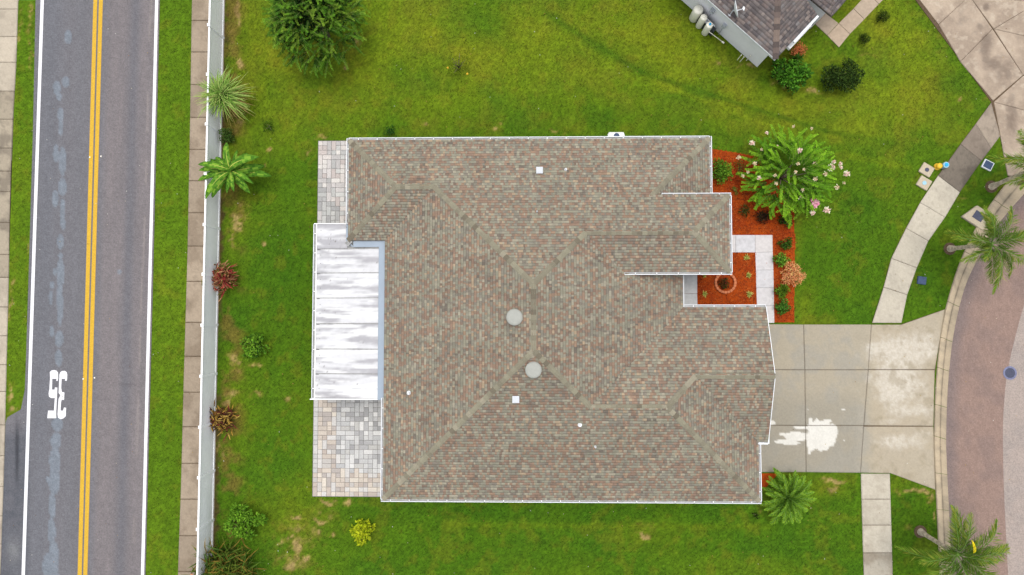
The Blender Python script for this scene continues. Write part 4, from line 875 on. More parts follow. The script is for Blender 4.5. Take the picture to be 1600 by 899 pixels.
def N2(u, v): q = c2 + e1 * u + e2 * v; return (q.x, q.y)
dk = MB()
for poly, h, _ in wf: zt = [h(*p) - .01 for p in poly]; dk.prism([N2(*p) for p in poly], [z - .12 for z in zt], zt)
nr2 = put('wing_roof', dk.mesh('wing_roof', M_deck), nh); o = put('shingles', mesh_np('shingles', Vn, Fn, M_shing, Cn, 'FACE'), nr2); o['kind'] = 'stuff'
wl = MB(); wl.prism([N2(.35, .35), N2(L1_, .35), N2(L1_, L2_), N2(.35, L2_)], 0, NZ - .05); put('wing_wall', wl.mesh('wing_wall', M_nwall), nh)
# walk round the neighbour's corner
nw = structure('neighbor_walk'); cnw = A(186, 168, 148)
for pts in [[(1272, 37), (1288, 20), (1310, 37), (1292, 56)], [(1292, 56), (1310, 37), (1327.5, 54), (1310.5, 75)], [(1310, 37), (1333, 14), (1350, 31), (1327.5, 54)], [(1333, 14), (1355, -10), (1373, 7), (1350, 31)], [(1355, -10), (1380, -36), (1400, -20), (1373, 7)]]:
    slab(nw, G(*pts), 0.05, cnw, var=.04, d=.008)

# ---- things along the neighbour's wall
def tank(px, py, r, h, label, base=0):
    p = P(px, py, 0); t = thing('water_tank', label, 'water tank', tuple(p), 'cream water treatment tanks along the neighbor wall')
    m_ = MB(); m_.lathe((0, 0, 0), [(r * .9, 0), (r, .04), (r, h - r * .5), (r * .93, h - r * .25), (r * .7, h - r * .06), (r * .3, h), (.05, h + .01)], 24); put('tank_body', m_.mesh('tank_body', M_tank, True), t)
    m_ = MB(); m_.lathe((0, 0, 0), [(.07, h), (.07, h + .06), (.05, h + .07)], 10); put('valve', m_.mesh('valve', M_cyan if base else M_tank), t); return t
tank(1084, 29, .27, 1.25, 'largest cream water tank, at the upper end of the row by the pale wall')
tank(1092, 41, .19, 1.25, 'middle slim cream water tank with a grey valve by the pale wall')
tank(1101, 52, .19, 1.2, 'lowest slim cream water tank with a blue valve by the pale wall', 1)
pb_ = P(1104, 42, 0); wm = thing('pump_unit', 'small dark pump with white lid between the cream tanks and the wall', 'pump', tuple(pb_), rz=math.atan2(ea.y, ea.x))
m_ = MB(); m_.box(-.55, .55, .08, .3, .1, .75); put('pump_body', bev(put('pump_body', m_.mesh('pump_body', M_dark), wm), .02).data, wm) if False else put('pump_body', m_.mesh('pump_body', M_dark), wm)
m_ = MB(); m_.box(-.3, .45, .02, .26, .76, .82); put('lid', m_.mesh('lid', M_metal), wm)
m_ = MB(); m_.tube([(-.4, .1, .6), (-.4, .1, .9), (.1, .1, .95), (.5, .1, .9), (.5, .1, .4)], .03, 6); put('pipe', m_.mesh('pipe', M_gut), wm)
q0, q1 = P(1108, 50, 0.9), P(1128, 65, 0.12); m_ = MB(); m_.tube([q0, q0.lerp(q1, .5), q1], .022, 6); m_.tube([q1, q1 + Vector((.12, -.1, 0))], .05, 6); o = put('drain_pipe', m_.mesh('drain_pipe', M_tank)); o['label'] = 'thin tan pipe running down from the tanks along the wall foot'; o['category'] = 'pipe'
for k, (px_, py_) in enumerate(((1152, 94), (1156, 97), (1166, 95))):
    m_ = MB(); a_ = P(px_, py_, 0); m_.tube([a_, a_ + Vector((0, 0, .75))], .022, 6); m_.tube([a_ + Vector((0, 0, .72)), a_ + Vector((0, 0, .78))], .032, 6); o = put('stand_pipe', m_.mesh('stand_pipe', M_tank)); o['category'] = 'stand pipe'; o['group'] = 'white stand pipes at the wall corner'
    o['label'] = ('leftmost', 'middle', 'rightmost')[k] + ' of three thin white stand pipes at the foot of the pale wall'
# meter boxes and conduit on the wall
wn_ = -eb
def onwall(u, z): q = r1 + ea * u + eb * (.38) + wn_ * .0; return Vector((q.x, q.y, z))
for k, (u, z, sx, sz, lab) in enumerate(((4.3, 1.55, .26, .42, 'grey electric meter box on the pale wall, nearest the satellite dish'), (3.3, 1.2, .22, .34, 'grey breaker box on the pale wall, nearer the house corner'))):
    t = thing('meter_box', lab, 'meter box', tuple(onwall(u, z)), rz=math.atan2(ea.y, ea.x)); sgn = -1 if cross_ > 0 else 1
    m_ = MB(); m_.prism([(-sx / 2, 0), (sx / 2, 0), (sx / 2, sgn * .14), (-sx / 2, sgn * .14)], -sz / 2, sz / 2); put('box_body', m_.mesh('box_body', M_metal), t)
    m_ = MB(); m_.tube([(0, sgn * .14, .05), (0, sgn * .2, .05)], .09 if k == 0 else .03, 12); put('dial', m_.mesh('dial', M_metal), t)
    m_ = MB(); m_.tube([(0, sgn * .06, -sz / 2), (0, sgn * .06, -z + .05)], .025, 6); put('conduit', m_.mesh('conduit', M_metal), t)
# satellite dish on the eave
dp = P(1152, 20, NZ + .35); dish = thing('satellite_dish', 'pale grey oval satellite dish standing on the neighboring roof edge', 'satellite dish', tuple(P(1141, 23, NZ + .05)))
m_ = MB(); n1_, n2_ = 10, 28; V = []; F = []
for i in range(n1_ + 1):
    for j in range(n2_): r_ = .46 * i / n1_; t = 2 * PI * j / n2_; V.append((r_ * math.cos(t) * .95, r_ * math.sin(t), .55 * r_ * r_))
for i in range(n1_):
    for j in range(n2_): F.append((i * n2_ + j, i * n2_ + (j + 1) % n2_, (i + 1) * n2_ + (j + 1) % n2_, (i + 1) * n2_ + j))
do = put('dish', mesh_np('dish', V, F, M_gut, smooth=True), dish, (.05, .02, .55)); do.rotation_euler = (Vector((1.0, 0.15, .32))).to_track_quat('Z', 'Y').to_euler(); so = do.modifiers.new('s', 'SOLIDIFY'); so.thickness = .015
m_ = MB(); m_.tube([(0, 0, 0), (0, 0, .3), (.03, .02, .5)], .03, 8); m_.lathe((0, 0, -.02), [(.1, 0), (.1, .03)], 12); put('mast', m_.mesh('mast', M_metal), dish)
m_ = MB(); m_.tube([(.06, .02, .4), (.3, .05, .42), (.52, .06, .55)], .018, 6); put('arm', m_.mesh('arm', M_gut), dish)
m_ = MB(); m_.tube([(.47, .06, .55), (.58, .08, .58)], .05, 8); m_.box(.5, .56, -.04, .16, .54, .6); put('receiver', m_.mesh('receiver', M_gut), dish)

# ------------------------------------------------------------------ SMALL THINGS
def utility_lid(px, py, ang, s_, label, topm, cat='utility box', lidm=None, kind=0):
    t = thing('utility_box', label, cat, tuple(P(px, py, 0)), rz=ang); m_ = MB(); m_.prism([(-s_, -s_ * .9), (s_, -s_ * .9), (s_, s_ * .9), (-s_, s_ * .9)], -.05, .09)
    o = put('box_frame', m_.mesh('box_frame', topm), t); bev(o, .02)
    m_ = MB()
    if kind == 0: m_.lathe((0, 0, 0), [(s_ * .34, .08), (s_ * .34, .105), (s_ * .28, .11)], 16)
    else: m_.prism([(-s_ * .82, -s_ * .72), (s_ * .82, -s_ * .72), (s_ * .82, s_ * .72), (-s_ * .82, s_ * .72)], .08, .1)
    put('lid', m_.mesh('lid', lidm or M_iron), t); return t
M_cbox = mat('pale_precast_concrete', tuple(A(198, 184, 160)), .85, noise=(12, .15)); M_lb = mat('light_blue_lid', tuple(A(165, 210, 226)), .6)
utility_lid(1447, 266, math.radians(-32), .34, 'square concrete utility box with a dark round lid beside the yellow hydrant', M_cbox, lidm=M_iron)
utility_lid(1443, 286.5, math.radians(-32), .34, 'square concrete utility box with a pale blue lid, lower of the pair', M_cbox, lidm=M_lb)
utility_lid(1542.5, 258.5, math.radians(-28), .28, 'small dark blue meter lid with a white rim in the grass near the neighbor driveway', M_gut, 'meter lid', M_blue, 1)
utility_lid(1439.5, 438.5, math.radians(-8), .24, 'small dark blue meter lid in the grass right of the pale sidewalk', M_blue, 'meter lid', M_blue, 1)
hy = thing('fire_hydrant', 'small yellow hydrant post with a bright blue cap beside the curved sidewalk', 'hydrant', tuple(P(1464, 261, 0)))
m_ = MB(); m_.lathe((0, 0, 0), [(.19, 0), (.19, .05), (.13, .06), (.13, .2), (.16, .22), (.16, .28), (.10, .34)], 16); put('body', m_.mesh('body', M_yell, True), hy)
m_ = MB(); m_.tube([(-.2, 0, .15), (.2, 0, .15)], .05, 8); put('nozzle', m_.mesh('nozzle', M_yell), hy)
bp = thing('blue_marker_post', 'blue capped post with pale rim touching the yellow hydrant at the sidewalk edge', 'marker post', tuple(P(1472.5, 260, 0)))
m_ = MB(); m_.lathe((0, 0, 0), [(.15, 0), (.15, .34), (.17, .35), (.16, .38)], 18); put('base', m_.mesh('base', M_lb), bp); m_ = MB(); m_.lathe((0, 0, 0), [(.10, .37), (.10, .42), (.06, .44)], 14); put('cap', m_.mesh('cap', M_cyan), bp)
mh = thing('manhole_cover', 'round dark blue iron manhole cover on the road seam', 'manhole', tuple(P(1578, 583, .02)))
m_ = MB(); m_.lathe((0, 0, 0), [(.37, -.01), (.37, .012), (.28, .014), (.28, .008)], 28); put('rim', m_.mesh('rim', mat('worn_iron_rim', (.14, .15, .24), .6, noise=(12, .3))), mh)
m_ = MB(); m_.lathe((0, 0, 0), [(.275, 0), (.275, .013), (.2, .02), (.05, .012)], 24); put('lid', m_.mesh('lid', M_iron), mh)
for k in range(6): mh_ = MB(); mh_.bar((.08 * math.cos(k), .08 * math.sin(k), .017), (.22 * math.cos(k * 1.047), .22 * math.sin(k * 1.047), .017), .02, .012); put('rib', mh_.mesh('rib', M_iron), mh)
di = thing('storm_drain_inlet', 'pale concrete storm drain block beside the palm at the kerb', 'storm drain', tuple(P(1524, 338, 0)), rz=math.radians(-35))
m_ = MB(); m_.prism([(-.65, -.5), (.7, -.5), (.7, .5), (-.3, .5)], -.05, .16); bev(put('slab_top', m_.mesh('slab_top', M_cbox), di), .03)
m_ = MB(); m_.box(-.2, .35, -.2, .25, .14, .18); put('grate', m_.mesh('grate', M_iron), di)
# pale water softener / AC bump half hidden under the top eave
ac = thing('propane_tank', 'pale rounded tank half hidden under the upper roof edge', 'tank', tuple(P(961, 219, 0)))
m_ = MB(); m_.tube([(-.47, .05, .45), (-.40, .05, .45), (.40, .05, .45), (.47, .05, .45)], [.14, .27, .27, .14], 20); put('tank_shell', m_.mesh('tank_shell', M_vinyltop, True), ac)
m_ = MB(); m_.lathe((0, .05, .6), [(.16, 0), (.16, .14), (.05, .16)], 14); put('dome', m_.mesh('dome', M_blue), ac)
m_ = MB(); m_.box(-.35, -.27, -.1, .2, 0, .25); m_.box(.27, .35, -.1, .2, 0, .25); put('saddle', m_.mesh('saddle', M_metal), ac)
# brick ring in the courtyard
rg = thing('garden_ring', 'round orange edging ring in the courtyard mulch', 'edging ring', tuple(P(1133, 442, .06))); nb = 20
bm_ = MB(); a0 = PI / nb; R0, R1 = .47, .60; 
bm_.prism([(R0 * math.cos(-a0 + .012), R0 * math.sin(-a0 + .012)), (R1 * math.cos(-a0 + .012), R1 * math.sin(-a0 + .012)), (R1 + .01, 0), (R1 * math.cos(a0 - .012), R1 * math.sin(a0 - .012)), (R0 * math.cos(a0 - .012), R0 * math.sin(a0 - .012))], -.05, .12)
bme = bm_.mesh('edging_brick', None); M_tb = mat('terracotta_brick', rough=.8, noise=(20, .15), src='objcol'); bme.materials.append(M_tb)
for k in range(nb): o = put('edging_brick', bme, rg, (0, 0, 0), 2 * PI * k / nb, color=A(212, 128, 84) * random.uniform(.85, 1.1)); bev(o, .012)
# litter and leaves fallen on the verge
for k, (px_, py_, lab) in enumerate(((1223, 356, ''), )): pass

# ------------------------------------------------------------------ PLANTS
KP = 1.0
def pal(*cs): return np.clip(np.array([lin(*c) * KP * np.array([1.12, 1.06, .72]) for c in cs]), 0, .85)
def leaf_arrays(pos, d, nrm, ln, wd, col, fold=0.15, r=None):
    """diamond leaves: two faces each, folded on the midrib"""
    n = len(pos); d = d / np.linalg.norm(d, axis=1, keepdims=True); s_ = np.cross(d, nrm); s_ /= np.maximum(np.linalg.norm(s_, axis=1, keepdims=True), 1e-6); up_ = np.cross(s_, d)
    ln = np.broadcast_to(ln, (n,))[:, None]; wd = np.broadcast_to(wd, (n,))[:, None]
    a = pos; b = pos + d * ln * .45 + s_ * wd / 2 + up_ * wd * fold; c = pos + d * ln; e = pos + d * ln * .45 - s_ * wd / 2 + up_ * wd * fold
    V = np.stack([a, b, c, e], 1).reshape(-1, 3); i = np.arange(n) * 4
    F = np.concatenate([np.stack([i, i + 2, i + 1], 1), np.stack([i, i + 3, i + 2], 1)]); C = np.concatenate([col, col * .93])
    return V, F, C
def rand_unit(n, r): v = r.normal(size=(n, 3)); return v / np.linalg.norm(v, axis=1, keepdims=True)
def join(parts):
    V, F, C = [], [], []; o = 0
    for v, f, c in parts: V.append(v); F.append(f + o); C.append(c); o += len(v)
    return np.concatenate(V), np.concatenate(F), np.concatenate(C)
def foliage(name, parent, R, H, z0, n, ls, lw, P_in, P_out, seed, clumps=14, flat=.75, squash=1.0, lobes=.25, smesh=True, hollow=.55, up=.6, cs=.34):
    """crown of leaf clumps. leaf colour is darker low in each clump, paler towards its top"""
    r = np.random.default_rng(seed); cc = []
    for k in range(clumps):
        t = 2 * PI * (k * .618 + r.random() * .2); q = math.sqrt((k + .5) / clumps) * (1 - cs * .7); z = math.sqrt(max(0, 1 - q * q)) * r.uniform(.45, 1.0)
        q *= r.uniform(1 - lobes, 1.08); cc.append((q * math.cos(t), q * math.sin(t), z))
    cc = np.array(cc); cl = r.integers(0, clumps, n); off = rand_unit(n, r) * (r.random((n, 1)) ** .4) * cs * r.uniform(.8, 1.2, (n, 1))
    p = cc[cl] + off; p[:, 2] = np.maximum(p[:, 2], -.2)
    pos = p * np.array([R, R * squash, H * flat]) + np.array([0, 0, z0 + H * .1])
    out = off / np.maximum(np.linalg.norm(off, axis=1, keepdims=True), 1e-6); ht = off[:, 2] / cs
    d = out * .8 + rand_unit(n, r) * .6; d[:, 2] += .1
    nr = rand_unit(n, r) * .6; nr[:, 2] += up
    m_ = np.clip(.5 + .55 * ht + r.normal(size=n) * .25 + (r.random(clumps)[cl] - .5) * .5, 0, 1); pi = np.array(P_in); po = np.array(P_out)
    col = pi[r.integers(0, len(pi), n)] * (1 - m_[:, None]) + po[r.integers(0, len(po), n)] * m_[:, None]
    col = col * r.uniform(.75, 1.2, (n, 1))
    V, F, C = leaf_arrays(pos, d, nr, ls * r.uniform(.6, 1.2, n), lw * r.uniform(.7, 1.2, n), col)
    return put(name, mesh_np(name, V, F, M_leaf, C, 'FACE'), parent), cc * np.array([R, R * squash, H * flat]) + np.array([0, 0, z0 + H * .1])
def stems(name, parent, targets, rad, m=M_bark, base_r=None, top=1.0, base=(0, 0, 0), n=5):
    mb = MB(); b0 = Vector(base)
    for t in targets:
        t = Vector(tuple(t)) * top; mid_ = b0.lerp(t, .5) + Vector((0, 0, .12 * t.length)); mid_.x *= .8; mid_.y *= .8
        mb.tube([b0, mid_, t], [rad, rad * .65, rad * .25], n)
    return put(name, mb.mesh(name, m, True), parent)
def plant_at(px, py, zc, name, label, cat, group=None, rz=0):
    """root point: the crown centre is seen at (px,py), at height zc above the root"""
    q = P(px, py, zc); return thing(name, label, cat, (q.x, q.y, 0), group, rz)
def shrub(px, py, rpx, H, label, P_in, P_out, ls, lw, n, seed, name='shrub', cat='shrub', group=None, clumps=12, squash=1.0, lobes=.25, rz=0, **kw):
    R = rpx / 28 * (1 - H * .6 / 40); t = plant_at(px, py, H * .6, name, label, cat, group, rz)
    o, cc = foliage('foliage', t, R, H, .02, n, ls, lw, P_in, P_out, seed, clumps, squash=squash, lobes=lobes, **kw)
    stems('stem', t, cc[::2], .02 + .012 * R); return t
def sprays(parent, name, n, R0, R1, z0, z1, slen, per, ll, lw, P_a, P_b, seed, droop=.25, leafang=.8, m=M_leaf, zpow=1.0, elev=(0, .9), bend=0.0, jit=.12):
    """shoots with leaves in two ranks along each, growing outward from the crown"""
    r = np.random.default_rng(seed); VV = []; tips = []; tw = MB()
    for k in range(n):
        az = 2 * PI * ((k * .618034) % 1) + r.normal() * .12; q = math.sqrt(r.random()); az2 = az + r.normal() * jit; el = elev[0] + (elev[1] - elev[0]) * (1 - q) ** zpow + r.normal() * .08
        d0 = np.array([math.cos(az2) * math.cos(el), math.sin(az2) * math.cos(el), math.sin(el)]); a = np.array([math.cos(az), math.sin(az), 0]) * (R0 + (R1 - R0) * q); a[2] = z0 + (z1 - z0) * (1 - q * q) + r.normal() * .04 * (z1 - z0)
        side = np.cross(d0, [0, 0, 1]); side /= max(np.linalg.norm(side), 1e-6); L_ = slen * r.uniform(.65, 1.15); t = np.linspace(.08, 1, per); bd = r.normal() * bend
        pos = a + d0 * (t * L_)[:, None]; pos[:, 2] -= droop * L_ * t ** 2; pos += side * (bd * L_ * t ** 2)[:, None]
        tang = np.gradient(pos, axis=0); tang /= np.linalg.norm(tang, axis=1, keepdims=True)
        ca = P_a[r.integers(0, len(P_a))]; cb = P_b[r.integers(0, len(P_b))]; f = r.uniform(.85, 1.15)
        for sg in (-1, 1):
            dd = tang * math.cos(leafang) + side * sg * math.sin(leafang) + r.normal(size=(per, 3)) * .12; nr = np.tile([0, 0, 1.0], (per, 1)) + r.normal(size=(per, 3)) * .25
            w_ = np.clip(t + r.normal(size=per) * .15, 0, 1)[:, None]; col = (ca * (1 - w_) + cb * w_) * f * r.uniform(.8, 1.2, (per, 1))
            VV.append(leaf_arrays(pos, dd, nr, ll * (1 - .45 * t ** 2) * r.uniform(.8, 1.15, per), lw, col))
        tips.append(pos[-1]); tw.tube([tuple(pos[0]), tuple(pos[per // 2]), tuple(pos[-1])], [.012, .008, .004], 4, False)
    V, F, C = join(VV); o = put(name, mesh_np(name, V, F, m, C, 'FACE'), parent)
    return o, tips, tw
# -- large oak, top left
M_twig = mat('green_twig', tuple(lin(120, 124, 70)), .8)
D_oak = pal((20, 44, 16), (28, 56, 20), (14, 34, 14), (34, 66, 22)); L_oak = pal((78, 122, 34), (96, 140, 44), (60, 104, 30), (112, 146, 52))
t = plant_at(475, 6, 4.2, 'oak_tree', 'large dark green bushy tree cut by the top edge of the back lawn', 'tree')
R = 2.25
rr_ = np.random.default_rng(200); spr = []
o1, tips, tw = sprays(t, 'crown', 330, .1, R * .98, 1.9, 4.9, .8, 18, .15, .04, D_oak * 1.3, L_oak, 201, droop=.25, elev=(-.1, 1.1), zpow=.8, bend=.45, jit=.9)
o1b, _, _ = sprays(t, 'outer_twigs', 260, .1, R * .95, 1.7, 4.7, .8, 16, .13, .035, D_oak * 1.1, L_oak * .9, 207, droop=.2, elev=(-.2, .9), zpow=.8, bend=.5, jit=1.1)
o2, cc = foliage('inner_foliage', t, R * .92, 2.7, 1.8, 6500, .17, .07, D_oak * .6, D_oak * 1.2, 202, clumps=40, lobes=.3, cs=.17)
put('twigs', tw.mesh('twigs', M_twig, True), t)['kind'] = 'stuff'; tw = MB(); tw.tube([(0, 0, 0), (.05, 0, 1.2), (0, .05, 2.2)], [.2, .15, .12], 10); put('trunk', tw.mesh('trunk', M_bark, True), t); stems('limb', t, cc[:20], .05, base=(0, 0, 1.6))
# -- spiky fountain plant on the fence
def blades(parent, name, n, L_, wd, z0, P_a, P_b, seed, elev=(.15, 1.3), droop=.9, segs=5, spread=.12, az0=0, azr=PI, m=M_leaf, jitter=0):
    r = np.random.default_rng(seed); V = []; F = []; C = []
    for k in range(n):
        az = az0 + r.uniform(-azr, azr); el = r.uniform(*elev); ll = L_ * r.uniform(.65, 1.1); d0 = np.array([math.cos(az) * math.cos(el), math.sin(az) * math.cos(el), math.sin(el)]); side = np.array([-math.sin(az), math.cos(az), 0])
        b = np.array([r.normal() * spread, r.normal() * spread, z0 + r.normal() * spread * .6]); c0 = P_a[r.integers(0, len(P_a))]; c1 = P_b[r.integers(0, len(P_b))]; tw_ = r.normal() * .25; f = r.uniform(.75, 1.2)
        for j in range(segs + 1):
            u = j / segs; p = b + d0 * ll * u + side * tw_ * ll * u * u * .6; p[2] -= droop * ll * u * u * .6; w_ = wd * (1 - u ** 2.2) * (.55 + .45 * min(1, u * 4)) + .002; i = len(V)
            V += [p + side * w_ / 2, p - side * w_ / 2]
            if j: F.append((i - 2, i - 1, i + 1, i)); C.append((c0 * (1 - u) + c1 * u) * f)
    return put(name, mesh_np(name, np.array(V), np.array(F), m, np.array(C), 'FACE'), parent)
t = plant_at(344, 147, 1.9, 'fountain_plant', 'big spiky plant of long thin arching leaves hanging over the fence', 'plant')
blades(t, 'leaves', 360, 1.75, .055, 1.5, pal((62, 100, 40), (78, 116, 50), (92, 128, 66)), pal((136, 172, 96), (156, 186, 120), (112, 152, 74), (150, 160, 110)), 210, elev=(.1, 1.35), droop=.75)
blades(t, 'old_leaves', 45, 1.5, .045, 1.4, pal((110, 96, 60), (130, 118, 80)), pal((168, 150, 112), (150, 130, 96)), 211, elev=(-.2, .4), droop=.7, az0=-.5, azr=1.2)
m_ = MB(); m_.tube([(0, 0, 0), (.03, .02, .8), (0, 0, 1.6)], [.14, .1, .07], 8); put('stem', m_.mesh('stem', M_bark, True), t)
# -- banana plant
t = plant_at(358, 268, 2.0, 'banana_plant', 'banana plant with broad bright green leaves leaning over the white fence', 'banana plant')
M_rib = mat('leaf_midrib', tuple(lin(190, 190, 90) * KP), .6)
def banana_leaf(seed):
    r = np.random.default_rng(seed); V = []; F = []; C = []; L_ = 1.5; n = 14
    for j in range(n + 1):
        u = j / n; x = L_ * u; z = .42 * math.sin(u * 1.5) - .72 * u ** 2.2; w_ = .24 * math.sin(PI * min(1, (u * .93 + .07))) ** .6 * (1 if j < n else .3)
        for s in (-1, -.5, 0, .5, 1):
            ww = w_ * (r.uniform(.8, 1.05) if abs(s) == 1 else 1); V.append((x + .04 * abs(s), s * ww, z + .09 * abs(s) * w_ * 4 - .10 * s * s * .6))
        if j:
            for k in range(4):
                i = (j - 1) * 5 + k; F.append((i, i + 5, i + 6, i + 1)); c = lin(*random.choice([(76, 118, 32), (90, 132, 38), (62, 102, 28), (110, 146, 46)])) * KP; C.append(c * (1.25 if k in (1, 2) else .9))
    me = mesh_np('leaf', np.array(V), np.array(F), M_leaf, np.array(C), 'FACE'); me.materials.append(M_rib); return me
bl = [banana_leaf(k) for k in range(4)]
rb_ = MB(); rb_.tube([(L_ * 1.45, 0, .42 * math.sin(L_ * 1.5) - .72 * L_ ** 2.2 + .012) for L_ in np.linspace(-.1, .95, 8)], [.022, .02, .018, .016, .012, .01, .008, .004], 5); rbm = rb_.mesh('midrib', M_rib)
az = [5, 28, 40, 52, 80, 100, 128, 150, 168, 178, 190, 205, 222, 240, 255, 270, 292, 310, 326, 342, 356, 15]
for k, a_ in enumerate(az):
    sc = random.uniform(.72, 1.28); o = put('leaf', bl[k % 4], t, (random.uniform(-.1, .1), random.uniform(-.1, .1), random.uniform(1.3, 2.1)), 0); o.rotation_euler = (random.uniform(-.3, .3), -random.uniform(-.1, .5), math.radians(a_ + random.uniform(-8, 8))); o.scale = (sc, sc * random.uniform(.75, 1), sc)
    put('midrib', rbm, o)
m_ = MB(); m_.tube([(0, 0, 0), (0, 0, 1), (.02, 0, 1.9)], [.13, .1, .06], 9); m_.tube([(.25, -.1, 0), (.2, -.08, 1.2), (.15, -.05, 1.5)], [.08, .07, .04], 8); put('stem', m_.mesh('stem', mat('banana_stem', tuple(lin(130, 140, 60) * KP), .8), True), t)
G_mid = pal((46, 84, 26), (58, 96, 30), (36, 70, 24)); G_br = pal((110, 158, 52), (126, 170, 60), (94, 146, 46))
shrub(353, 212, 14, .9, 'low dark green bush between the spiky plant and the banana plant', pal((26, 46, 20), (34, 56, 26)), pal((66, 100, 46), (84, 116, 60)), .10, .05, 900, 220)
# -- crotons
CR1 = pal((60, 24, 22), (84, 28, 30), (40, 30, 20)); CR2 = pal((160, 66, 72), (150, 106, 90), (196, 150, 130), (110, 110, 60), (130, 46, 56))
def croton(px, py, rpx, H, label, A_, B_, seed, n=420):
    R = rpx / 28; t = plant_at(px, py, H * .7, 'croton_bush', label, 'croton bush'); blades(t, 'leaves', n, R * .62, .075, 0, A_, B_, seed, elev=(-.1, 1.4), droop=.3, segs=3, spread=R * .36)
    t.children[0].location.z = H * .55; stems('stem', t, [(R * .3 * math.cos(k), R * .3 * math.sin(k), H * .7) for k in range(6)], .025); return t
croton(347, 434, 23, 1.0, 'red and pink leaved croton bush beside the middle of the fence', CR1, CR2, 230)
croton(345, 656, 21, .9, 'maroon and yellow leaved croton bush lower down beside the fence', pal((44, 22, 24), (54, 34, 28)), pal((170, 140, 70), (110, 84, 56), (110, 50, 56), (186, 160, 96), (70, 44, 40)), 231)
t = croton(350, 905, 48, 1.3, 'dark green and bronze bush with orange tips cut by the bottom edge at the fence', pal((26, 44, 18), (36, 60, 22), (44, 48, 22)), pal((84, 112, 44), (100, 116, 50), (66, 96, 36), (130, 110, 56)), 232, 1700)
for k, (dx, dy) in enumerate(((-1.75, .2), (-1.35, .1), (-1.6, -.1))): m_ = MB(); m_.lathe((dx, dy, .9), [(.03, 0), (.09, .04), (.07, .08), (.02, .1)], 7); put('flower', m_.mesh('flower', M_terra), t)
# -- young green shrubs and saplings on the back lawn
shrub(396, 541, 23, 1.2, 'small loose green shrub on the back lawn below the red croton', G_mid, G_br, .19, .12, 420, 240, clumps=15, lobes=.3, cs=.22)
shrub(377, 817, 33, 1.5, 'bright green young tree with lobed crown near the bottom of the fence', pal((58, 100, 28), (70, 112, 34)), pal((116, 164, 54), (132, 178, 66), (100, 150, 46)), .17, .11, 1300, 241, name='young_tree', cat='young tree', clumps=26, lobes=.35, cs=.2)
shrub(566, 832, 20, .9, 'small yellow green shrub alone on the lawn below the patio', pal((130, 150, 30), (110, 134, 26)), pal((184, 200, 44), (198, 208, 60)), .19, .13, 520, 242, clumps=18, lobes=.35, cs=.22)
shrub(715, 100, 22, 1.3, 'thin yellowish sapling blending into the upper lawn', pal((70, 92, 20), (56, 80, 22)), pal((128, 148, 40), (112, 136, 36)), .12, .035, 420, 243, name='sapling', cat='sapling', clumps=22, lobes=.3, cs=.24)
for k, (dx, dy) in enumerate(((-.6, -.05), (.5, -.4))): m_ = MB(); m_.lathe((dx, dy, .25), [(.02, 0), (.06, .04), (.06, .08), (.02, .12)], 8); put('fruit', m_.mesh('fruit', M_yell), COL.objects[[o.name for o in COL.objects if o.name.startswith('sapling')][0]])
shrub(608, 205, 10, .6, 'tiny dark green plant against the upper edge of the roof', pal((26, 60, 24)), pal((50, 96, 40)), .10, .05, 220, 244, clumps=6)
shrub(420, 197, 13, .3, 'low dark weedy plant in the grass right of the spiky plant', pal((36, 64, 20)), pal((60, 96, 26), (74, 108, 30)), .10, .04, 160, 245, clumps=8, cs=.3, name='weed_clump', cat='weed')
shrub(1180, 805, 7, .3, 'tiny dark plant by the lower right corner of the house', pal((16, 20, 12)), pal((40, 50, 24)), .08, .04, 90, 246, clumps=4, name='weed_clump', cat='weed')
# -- crape myrtle in flower
t = plant_at(1238, 268, 2.2, 'flowering_tree', 'spreading green tree with pink blossoms at the edge of the orange mulch', 'flowering tree')
R = 2.6
o1, tips, tw = sprays(t, 'crown', 185, .1, 1.55, 1.1, 2.6, 1.25, 24, .16, .062, pal((44, 84, 20), (38, 74, 20), (60, 104, 24)), pal((104, 152, 36), (118, 164, 44), (86, 134, 32)), 250, droop=.16, elev=(.0, .9), leafang=.85, bend=.35, jit=.5)
put('twigs', tw.mesh('twigs', M_twig, True), t)['kind'] = 'stuff'; tw = MB()
tw.tube([(0, 0, 0), (.05, 0, .7), (0, 0, 1.5)], [.07, .06, .04], 7)
for k in range(6): a_ = k * 1.05; tw.tube([(.05, 0, .3), (.5 * math.cos(a_), .5 * math.sin(a_), 1.1), (1.0 * math.cos(a_), 1.0 * math.sin(a_), 1.8)], [.04, .03, .015], 6)
put('trunk', tw.mesh('trunk', M_bark, True), t)
M_pink = mat('pink_petals', src='attr', rough=.7, trans=.3)
def blossom(r_, seed, pinks):
    r = np.random.default_rng(seed); n = 60; p = rand_unit(n, r) * r_ * .6 * r.random((n, 1)) ** .3; p[:, 2] *= .7; P_ = pal(*pinks); V, F, C = leaf_arrays(p, rand_unit(n, r) + [0, 0, .4], rand_unit(n, r) + [0, 0, 1], r_ * .55, r_ * .42, P_[r.integers(0, len(P_), n)])
    return mesh_np('blossom', V, F, M_pink, C, 'FACE')
bls = [blossom(.17, 1, [(255, 214, 232), (252, 190, 220), (255, 236, 242)]), blossom(.17, 2, [(255, 220, 218), (255, 196, 200), (255, 236, 232)]), blossom(.17, 3, [(240, 150, 215), (255, 190, 230), (250, 170, 220)])]
rt = t.location
